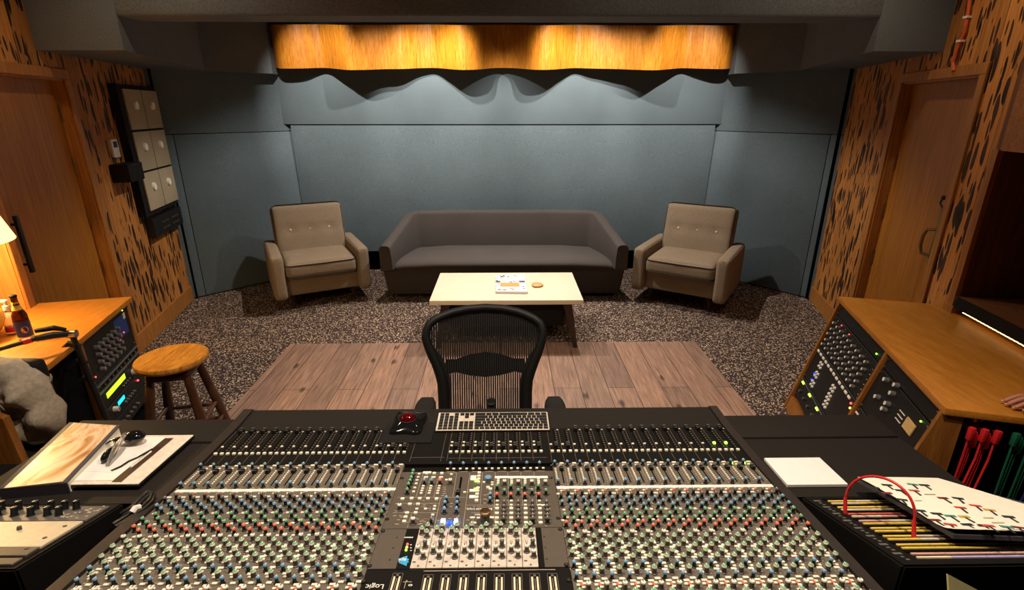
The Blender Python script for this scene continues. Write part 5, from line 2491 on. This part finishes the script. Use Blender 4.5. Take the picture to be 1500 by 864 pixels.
# microphone stand with folded boom, head at the desk edge
ms = thing('microphone_stand', 'black folding boom stand with red tape leaning over the honey desk', 'stand', (-1.965, 2.06, 0))
J = atz(105, 489, .84)
base = Vector((J.x + .11, J.y - .06, 0))
pole_top = J
m = MB()
kn = J.lerp(Vector((J.x + .06, J.y + .02, .55)), .5)
m.cyl((J.x, J.y, J.z), (J.x + .08, J.y - .03, .30), .013, seg=12)
m.cyl((J.x + .08, J.y - .03, .30), (J.x + .115, J.y - .045, .03), .016, seg=12)
put('pole', m, 'black_metal', ms, True)
m = MB()
e1 = atz(52, 496, .86)
e2 = atz(-6, 513, .845)
m.tube([J, J.lerp(e1, .5) + Vector((0, 0, .006)), e1], [.012, .017, .014], 10)
m.tube([e1, e2], [.011, .009], 10)
put('boom', m, 'black_metal', ms, True)
m = MB()
m.tube([e1 + Vector((-.02, .03, .025)), J.lerp(e1, .55) + Vector((0, .02, .035)), J.lerp(e1, .2) + Vector((0, .015, .02))], [.010, .013, .009], 10)
put('clip_arm', m, 'black_plastic', ms, True)
m = MB()
m.cyl(e1.lerp(e2, .10), e1.lerp(e2, .32), .0135, .013, 12)
put('tape_band', m, 'red_cable', ms, True)
m = MB()
m.cyl(J + Vector((-.018, -.004, .0)), J + Vector((.02, .004, 0)), .019, seg=16)
put('clutch', m, 'steel', ms, True)
m = MB()
for k, (dz, r_) in enumerate(((-.06, .016), (-.15, .012), (-.24, .014))):
    c_ = J + Vector((.012 - dz * .12 * 0, 0, dz))
    c_ = Vector((J.x - dz * .15, J.y + dz * .05, J.z + dz))
    m.tube([c_ + Vector((-.07, -.02, -.02)), c_ + Vector((-.03, .0, .01)), c_ + Vector((.015, 0, 0))], [.008, r_, .010], 8)
put('clamp_knob', m, 'black_plastic', ms, True)
m = MB()
m.lathe([(0, 0), (.13, 0), (.13, .012), (.03, .03), (.02, .06), (0, .06)], (J.x + .115, J.y - .045, 0), 24)
put('base', m, 'black_metal', ms, True)

# chair with a grey jacket over its back, at the left edge
dc = thing('desk_chair', 'dark desk chair at the honey desk, hidden under the grey jacket', 'chair', (-2.12, 1.86, 0))
m = MB()
m.cushion((-2.10, 1.955, .66), (.40, .06, .46), .028, (0, .01, 0), n=10)
put('backrest', m, 'black_soft', dc, True)
m = MB()
m.cushion((-2.12, 1.70, .46), (.46, .46, .07), .03, n=8)
put('seat', m, 'black_soft', dc, True)
m = MB()
ap = [aty(px, py, 1.80) for px, py in ((-40, 600), (4, 614), (38, 690), (-40, 730))]
m.loft([ap, [p + Vector((0, .03, 0)) for p in ap]])
put('armrest', m, 'wood_cabinet', dc, True)
m = MB()
m.cyl((-2.12, 1.72, .06), (-2.12, 1.72, .44), .03, seg=14)
m.tube([(-2.12, 1.75, .43), (-2.11, 1.96, .44), (-2.10, 1.97, .55)], .02, 8)
put('column', m, 'black_metal', dc, True)
for k in range(5):
    a_ = R(20 + 72 * k)
    q = MB()
    q.tube([(-2.12, 1.72, .09), (-2.12 + .28 * math.cos(a_), 1.72 + .28 * math.sin(a_), .03)], [.028, .02], 8)
    put('base_leg', q, 'black_metal', dc, True)
# jacket: cloth bunched over the corner of the chair back
outl = [(-70, 498), (-30, 512), (0, 522), (22, 526), (45, 535), (64, 550), (79, 571), (89, 594), (96, 616), (95, 634), (82, 644), (62, 651), (46, 634), (24, 608), (0, 590), (-35, 575), (-80, 560)]
YJ = 1.93
ring0 = [aty(px, py, YJ) for px, py in outl]
cen = aty(22, 572, YJ)
m = MB()
t_ = bmesh.new()
NA, NRG = 68, 12
dense = []
for k in range(NA):
    f = k / NA * len(ring0)
    a_, b_ = int(f) % len(ring0), (int(f) + 1) % len(ring0)
    p0_, p3_ = ring0[a_ - 1], ring0[(b_ + 1) % len(ring0)]
    u = f - int(f)
    pa, pb2 = ring0[a_], ring0[b_]
    dense.append(.5 * (2 * pa + (pb2 - p0_) * u + (2 * p0_ - 5 * pa + 4 * pb2 - p3_) * u * u + (3 * pa - p0_ - 3 * pb2 + p3_) * u ** 3))
for side, amp in ((-1, .085), (1, .045)):
    rows = []
    for r_ in range(1, NRG + 1):
        q = r_ / NRG
        row = []
        for k in range(NA):
            p = cen.lerp(dense[k], q)
            a_ = 2 * math.pi * k / NA
            fold = .024 * math.sin(p.x * 34 + p.z * 14) + .010 * abs(math.sin(p.x * 40 - p.z * 60)) + .012 * math.sin(p.x * 21 - p.z * 42) + .007 * math.sin(a_ * 5 + q * 7)
            d_ = amp * (1 - q ** 2.2) ** .6 + fold * (1 - q ** 6) * min(1, q * 2.5)
            row.append(t_.verts.new((p.x, p.y + side * d_, p.z)))
        rows.append(row)
    c_ = t_.verts.new((cen.x, cen.y + side * amp, cen.z))
    for k in range(NA):
        t_.faces.new((c_, rows[0][k], rows[0][(k + 1) % NA]))
    for x_, y_ in zip(rows, rows[1:]):
        for k in range(NA):
            t_.faces.new((x_[k], y_[k], y_[(k + 1) % NA], x_[(k + 1) % NA]))
bmesh.ops.remove_doubles(t_, verts=t_.verts[:], dist=.0004)
bmesh.ops.recalc_face_normals(t_, faces=t_.faces[:])
m._add(t_)
single('jacket', m, 'cloth_grey', 'rumpled light grey jacket draped over the back of the dark desk chair', 'jacket', angle=80)

# ================================================================== RIGHT CABINET
rc = thing('rack_cabinet', 'long honey wood cabinet with two bays of studio equipment facing the console', 'cabinet', (2.1, 2.3, 0))
RZ = .78
m = MB()
m.prism([(2.03, 2.975), (1.675, 1.71), (1.93, 1.635), (2.12, .85), (2.98, .75), (2.98, 2.735), (2.535, 2.735), (2.555, 2.82)], RZ - .03, RZ, bev=.003)
put('worktop', m, 'wood_desk', rc, True)
B0, B1 = Vector((2.04, 2.955, RZ - .03)), Vector((1.69, 1.72, RZ - .03))
sdir = (B1 - B0)
BLn = sdir.length
sdir.normalize()
out = Vector((sdir.y, -sdir.x, 0))
if out.x > 0:
    out = -out
down = (Vector((0, 0, -1)) + out * .25).normalized()
nrm = sdir.cross(down)
if nrm.x > 0:
    nrm = -nrm
FR = frame(B0, sdir, nrm, down)          # s toward the camera, n out, z down the face
FH = (RZ - .03) / -down.z
DIV = .57 * BLn


def pan(s0, s1, nm, mat, dep=.42, d1=.012):
    """vertical board whose front edge follows the sloping face"""
    q = MB()
    secs = []
    for s_ in (s0, s1):
        a_ = FR @ Vector((s_, d1, 0))
        b_ = FR @ Vector((s_, d1, FH))
        a2, b2 = a_ - out * dep, Vector((a_.x, a_.y, 0)) - out * dep
        secs.append([a_, b_, b2, a2])
    q.loft(secs)
    return put(nm, q, mat, rc, True)


pan(0, .02, 'side_panel', 'wood_cabinet')
pan(DIV - .01, DIV + .01, 'divider', 'wood_cabinet')
pan(BLn - .02, BLn, 'side_panel', 'wood_cabinet', .075)
m = MB()
secs = []
for s_ in (.02, BLn - .02):
    a_ = FR @ Vector((s_, -.16, 0))
    b_ = FR @ Vector((s_, -.16, FH))
    secs.append([a_, b_, b_ - out * .02, a_ - out * .02])
m.loft(secs)
put('back_panel', m, 'black_void', rc, True)
m = MB()
m.span((.0, -.1, FH - .09), (DIV, .006, FH), FR)
put('plinth', m, 'wood_cabinet', rc, True)
m = MB()
m.span((DIV, -.1, FH - .09), (BLn, .006, FH), FR)
put('plinth', m, 'wood_cabinet', rc, True)


def fr(px, py):
    p = onplane(px, py, FR.translation, nrm)
    q = FR.inverted() @ p
    return q.x, q.z


def unit2(name, label, s0, s1, h0, h1):
    t = thing(name, label, 'rack unit', FR @ Vector(((s0 + s1) / 2, -.05, h1)))
    m = MB()
    m.span((s0 + .003, -.14 if s0 < .5 else -.05, h0 + .002), (s1 - .003, -.002, h1 - .002), FR, .002, 1)
    put('chassis', m, 'black_plastic', t, True)
    m = MB()
    for s_ in (s0 + .02, s1 - .02):
        for h in (h0 + .014, h1 - .014):
            m.box((s_, 0, h), (.014, .004, .006), FR)
    put('screw', m, 'steel', t, True)
    return t


def k2(t, s_, h, r, ht, mats, nm='knob'):
    m = MB()
    m.cyl((s_, -.002, h), (s_, -.002 + ht, h), r, r * .8, 10, FR)
    m.mi = 1
    m.cyl((s_, -.002 + ht, h), (s_, -.001 + ht, h), r * .7, seg=8, M=FR)
    return put(nm, m, mats, t, True)


def l2(t, s_, h, mat, r=.004):
    m = MB()
    m.sphere((s_, 0, h), r, seg=8, M=FR)
    put('light', m, mat, t, True)


# far bay: heights are down the sloping face
u = unit2('rack_blank', 'plain black rack panel with a green light, topmost in the far bay', .02, DIV - .01, .005, .075)
l2(u, DIV - .09, .05, 'led_green')
u = unit2('rack_channel_strips', 'black rack unit with a dense grid of small silver knobs in the far bay', .02, DIV - .01, .077, .30)
for r_ in range(5):
    for c_ in range(9):
        k2(u, .075 + c_ * .067 + (r_ % 2) * .012, .118 + r_ * .037, .0105, .018, ['cap_grey', 'white_plastic'])
for c_ in range(8):
    l2(u, .09 + c_ * .067, .096, 'led_red' if c_ in (1, 3) else 'bronze', .0035)
for r_ in range(6):
    l2(u, DIV - .045, .12 + r_ * .03, 'brass', .0035)
u = unit2('rack_summing_unit', 'black rack unit with pale button row and white key clusters in the far bay', .02, DIV - .01, .302, .52)
for c_ in range(12):
    m = MB()
    m.box((.06 + c_ * .052, .004, .322), (.032, .008, .014), FR, .002, 1)
    put('slide_button', m, 'silver_tablet', u, True)
for px, py in ((1208, 521), (1202, 535), (1196, 549), (1190, 562), (1232, 545), (1226, 557), (1220, 569), (1214, 581), (1209, 592)):
    cs_, ch_ = fr(px, py)
    if ch_ < .352:
        continue
    for k in range(4):
        k2(u, cs_ + (k % 2 - .5) * .030, ch_ + (k // 2 - .5) * .024, .0095, .007, ['white_plastic', 'white_plastic'], 'button')
for px, py in ((1193, 547), (1189, 556)):
    l2(u, *fr(px, py), 'led_blue', .006)
l2(u, DIV - .06, .335, 'led_red', .006)
l2(u, DIV - .045, .355, 'led_yellow', .006)
u = unit2('rack_meter_unit', 'black rack unit with yellow-green lights along a thin line, lowest in far bay', .02, DIV - .01, .522, .66)
m = MB()
m.cyl((.03, .001, .54), (DIV - .02, .001, .54), .0022, seg=6, M=FR)
put('trim_line', m, 'steel', u, True)
for c_ in range(4):
    l2(u, .06 + c_ * .16, .552, 'led_green', .007)
    l2(u, .08 + c_ * .16, .552, 'led_yellow', .007)
for c_ in range(6):
    k2(u, .10 + c_ * .095, .60, .012, .014, ['black_metal', 'cap_grey'])
# near bay
s0, s1 = DIV + .01, BLn - .02
W_ = s1 - s0
u = unit2('rack_blank', 'plain black rack panel at the top of the near bay, close to the wood divider', s0, s1, .005, .075)
u = unit2('rack_compressor', 'black rack compressor with seven round silver knobs and a cream meter', s0, s1, .077, .30)
for px, py in ((1286, 541), (1300, 557), (1315, 565), (1273, 565), (1287, 582), (1309, 577), (1302, 592), (1297, 600)):
    if fr(px, py)[0] > s0 + .03:
        k2(u, *fr(px, py), .014, .02, ['cap_grey', 'white_plastic'])
m = MB()
m.box((s0 + W_ * .78, .002, .155), (.075, .005, .05), FR)
put('meter', m, 'meter_cream', u, True)
l2(u, s0 + W_ * .86, .10, 'led_green')
for h in (.14, .16, .18):
    m = MB()
    m.box((s0 + W_ * .62, .002, h), (.05, .004, .003), FR)
    put('slider', m, 'silver_tablet', u, True)
u = unit2('rack_limiter', 'black rack unit with pale slider strips and a cream meter, lower in the near bay', s0, s1, .302, .50)
m = MB()
m.box((s0 + W_ * .70, .002, .36), (.075, .005, .05), FR)
put('meter', m, 'meter_cream', u, True)
for c_, (f, h) in enumerate(((.08, .335), (.2, .335), (.14, .36), (.3, .38), (.42, .40), (.5, .42))):
    m = MB()
    m.box((s0 + W_ * f, .002, h), (.06, .005, .007 if c_ < 3 else .012), FR)
    put('slider', m, 'silver_tablet', u, True)
for f, h in ((.1, .44), (.22, .45), (.86, .42), (.86, .46)):
    k2(u, s0 + W_ * f, h, .012, .018, ['cap_grey', 'steel'])
u = unit2('rack_power_unit', 'plain black rack unit, lowest in the near bay of the wood cabinet', s0, s1, .502, .66)
for c_ in range(5):
    k2(u, s0 + .06 + c_ * .09, .58, .012, .012, ['black_metal', 'cap_grey'])

# end of the cabinet: open bay with a jack field and hanging patch cables
m = MB()
m.span((1.84, 1.81, 0), (2.58, 1.83, RZ - .03))
put('back_panel', m, 'black_void', rc, True)
jf = thing('cable_rack', 'row of brass cable hooks and sockets under the cabinet worktop edge', 'cable rack', (2.05, 1.77, .62))
m = MB()
m.span((1.79, 1.735, .60), (2.40, 1.805, .745), bev=.003)
put('case', m, 'black_soft', jf, True)
for r_ in range(3):
    for c_ in range(14):
        q = MB()
        x = 1.81 + c_ * .028 + (r_ % 2) * .012
        z = .72 - r_ * .034
        q.cyl((x, 1.736, z), (x, 1.718, z), .006, seg=8)
        q.cyl((x, 1.718, z), (x, 1.715, z), .008, seg=8)
        put('socket', q, 'brass', jf, True)
gi = {'red': 0, 'green': 0, 'blue': 0}
for cn, mt, n_, xa, xb in (('red', 'red_cable', 7, 1.785, 1.865), ('green', 'green_cable', 6, 1.92, 2.0), ('blue', 'blue_cable', 4, 2.02, 2.07)):
    for k in range(n_):
        x = xa + (xb - xa) * k / max(1, n_ - 1)
        y = 1.71 - (x - 1.675) * .294 + .016 + .008 * (k % 3)
        zt_ = .695 - .018 * (k % 3)
        t = thing('hanging_cable', '%s patch cable hanging straight down under the cabinet worktop' % cn, 'cable', (x, y, zt_), 0, '%s patch cables under the worktop' % cn)
        q = MB()
        q.span((x - .010, y - .012, zt_ - .045), (x + .010, y + .008, zt_ + .012), bev=.004)
        q.cyl((x, y, zt_ - .002), (x, 1.736, zt_ + .004), .005, seg=8)
        put('plug', q, mt, t, True)
        q = MB()
        dx = rnd.uniform(-.05, .01) - .02
        q.tube([(x, y, zt_ - .04), (x - .004, y - .004, zt_ - .12), (x + dx * .4, y - .01, zt_ - .26), (x + dx, y - .006, zt_ - .42), (x + dx * 1.1, y, .16)], .0042, 6)
        put('cord', q, mt, t, True, angle=60)

# hutch standing on the worktop against the wall
hu = thing('hutch', 'dark wood open-front hutch standing on the worktop above the glowing light strip', 'hutch', (2.65, 2.3, RZ))
HX = 2.50
m = MB()
m.loft([[(2.515, 2.715, RZ), (2.98, 2.63, RZ), (2.98, 2.63, 2.35), (2.515, 2.715, 2.35)], [(2.52, 2.745, RZ), (2.985, 2.66, RZ), (2.985, 2.66, 2.35), (2.52, 2.745, 2.35)]])
put('end_panel', m, 'wood_hutch', hu, True)
m = MB()
m.prism([(2.49, 2.69), (2.545, 2.69), (2.555, 2.755), (2.50, 2.76)], RZ, .815)
m.prism([(2.505, 2.712), (2.53, 2.708), (2.535, 2.75), (2.51, 2.754)], .81, 1.66)
put('front_stile', m, 'wood_trim', hu, True)
m = MB()
m.prism([(2.50, 2.70), (2.25, .9), (2.95, .8), (2.97, 2.63)], .855, .875)
put('shelf', m, 'wood_hutch', hu, True)
m = MB()
m.prism([(2.495, 2.69), (2.245, .9), (2.255, .898), (2.505, 2.688)], .815, .877)
put('front_rail', m, 'black_soft', hu, True)
m = MB()
m.prism([(2.515, 2.715), (2.255, .9), (2.275, .897), (2.535, 2.712)], 1.655, 2.35)
put('fascia', m, 'wood_hutch_light', hu, True)
m = MB()
m.prism([(2.96, 2.63), (2.94, .8), (2.96, .8), (2.98, 2.63)], RZ, 2.35)
put('back_panel', m, 'wood_hutch', hu, True)
m = MB()
m.prism([(2.515, 2.70), (2.255, .9), (2.94, .8), (2.96, 2.63)], 1.655, 1.67)
put('head_panel', m, 'wood_hutch', hu, True)
m = MB()
m.prism([(2.2, .86), (2.96, .76), (2.96, .78), (2.2, .88)], .0, 2.35)
put('end_panel', m, 'wood_hutch', hu, True)
m = MB()
la, lb = Vector((2.50, 2.63, .806)), Vector((2.385, 1.90, .806))
d_ = (lb - la)
for k in range(26):
    m.box(la + d_ * (k + .5) / 26, (.004, d_.length / 26 * .75, .0035), Matrix.Identity(4))
ls_ = single('light_strip', m, 'led_strip', 'thin warm light strip glowing along the bottom edge of the dark hutch', 'light strip')
o = None and lamp('hutch_light', 'AREA', (2.44, 2.28, .80), .22, (1, .62, .26), (2.3, 2.28, .2), .01, sy=.6)

# ================================================================== THE HAND AT THE RIGHT EDGE
def skinned(name, verts, edges, radii, parent, mat, root=0):
    me = bpy.data.meshes.new(name)
    me.from_pydata([tuple(v) for v in verts], edges, [])
    o = bpy.data.objects.new(name, me)
    link(o)
    md = o.modifiers.new('skin', 'SKIN')
    for sv, r_ in zip(me.skin_vertices[0].data, radii):
        sv.radius = (r_, r_)
    me.skin_vertices[0].data[root].use_root = True
    sb = o.modifiers.new('sub', 'SUBSURF')
    sb.levels = sb.render_levels = 2
    dg = bpy.context.evaluated_depsgraph_get()
    nm = bpy.data.meshes.new_from_object(o.evaluated_get(dg))
    bpy.data.objects.remove(o)
    bpy.data.meshes.remove(me)
    mb = MB()
    mb.bm.from_mesh(nm)
    bpy.data.meshes.remove(nm)
    return put(name, mb, mat, parent, True, angle=80)


pr_ = thing('person', 'hand of a person in a dark sleeve gripping the cabinet worktop edge', 'person', (2.05, 1.68, RZ))
V, Ed, Rd = [], [], []
HO = Vector((-.045, .03, .0))


def vv(p, r_, prev=None):
    V.append(Vector(p) + HO)
    Rd.append(r_)
    if prev is not None:
        Ed.append((prev, len(V) - 1))
    return len(V) - 1


wr = vv((2.145, 1.63, .835), .027)
el = vv((2.33, 1.52, .90), .036, wr)
p1 = vv((2.105, 1.645, .826), .030, wr)
p2 = vv((2.075, 1.655, .820), .031, p1)
tips = []
for k, (oy, ln, dz) in enumerate(((.026, .078, 0), (.006, .086, .002), (-.014, .080, .0), (-.032, .062, -.004))):
    b_ = vv((2.045, 1.662 + oy, .818 + dz), .0135, p2)
    f1 = vv((2.045 - ln * .45, 1.668 + oy * 1.15, .822 + dz), .0105, b_)
    f2 = vv((2.045 - ln * .78, 1.672 + oy * 1.2, .808 + dz * .5), .0092, f1)
    f3 = vv((2.045 - ln * 1.08, 1.676 + oy * 1.2, .7915), .0078, f2)
    tips.append((V[f2], V[f3]))
t1 = vv((2.085, 1.612, .808), .0155, p1)
t2 = vv((2.045, 1.588, .785), .0125, t1)
t3 = vv((2.005, 1.580, .768), .0095, t2)
skinned('hand', V, Ed, Rd, pr_, 'skin')
tips.append((V[t2], V[t3]))
for a_, b_ in tips:
    m = MB()
    d_ = (b_ - a_).normalized()
    m.sphere(b_ + d_ * .004 + Vector((0, 0, .0062)), 1, .0055, .0045, .0018, 10)
    put('fingernail', m, 'strip_pink', pr_, True)
m = MB()
m.tube([Vector(p) + HO for p in ((2.20, 1.60, .85), (2.27, 1.557, .876), (2.40, 1.48, .92))], [.040, .046, .055], 16)
put('sleeve', m, 'sleeve_dark', pr_, True, angle=60)

SC.view_settings.view_transform = 'Standard'
SC.view_settings.look = 'None'
SC.view_settings.gamma = 1
SC.view_settings.use_curve_mapping = False
SC.view_settings.exposure = 0.0
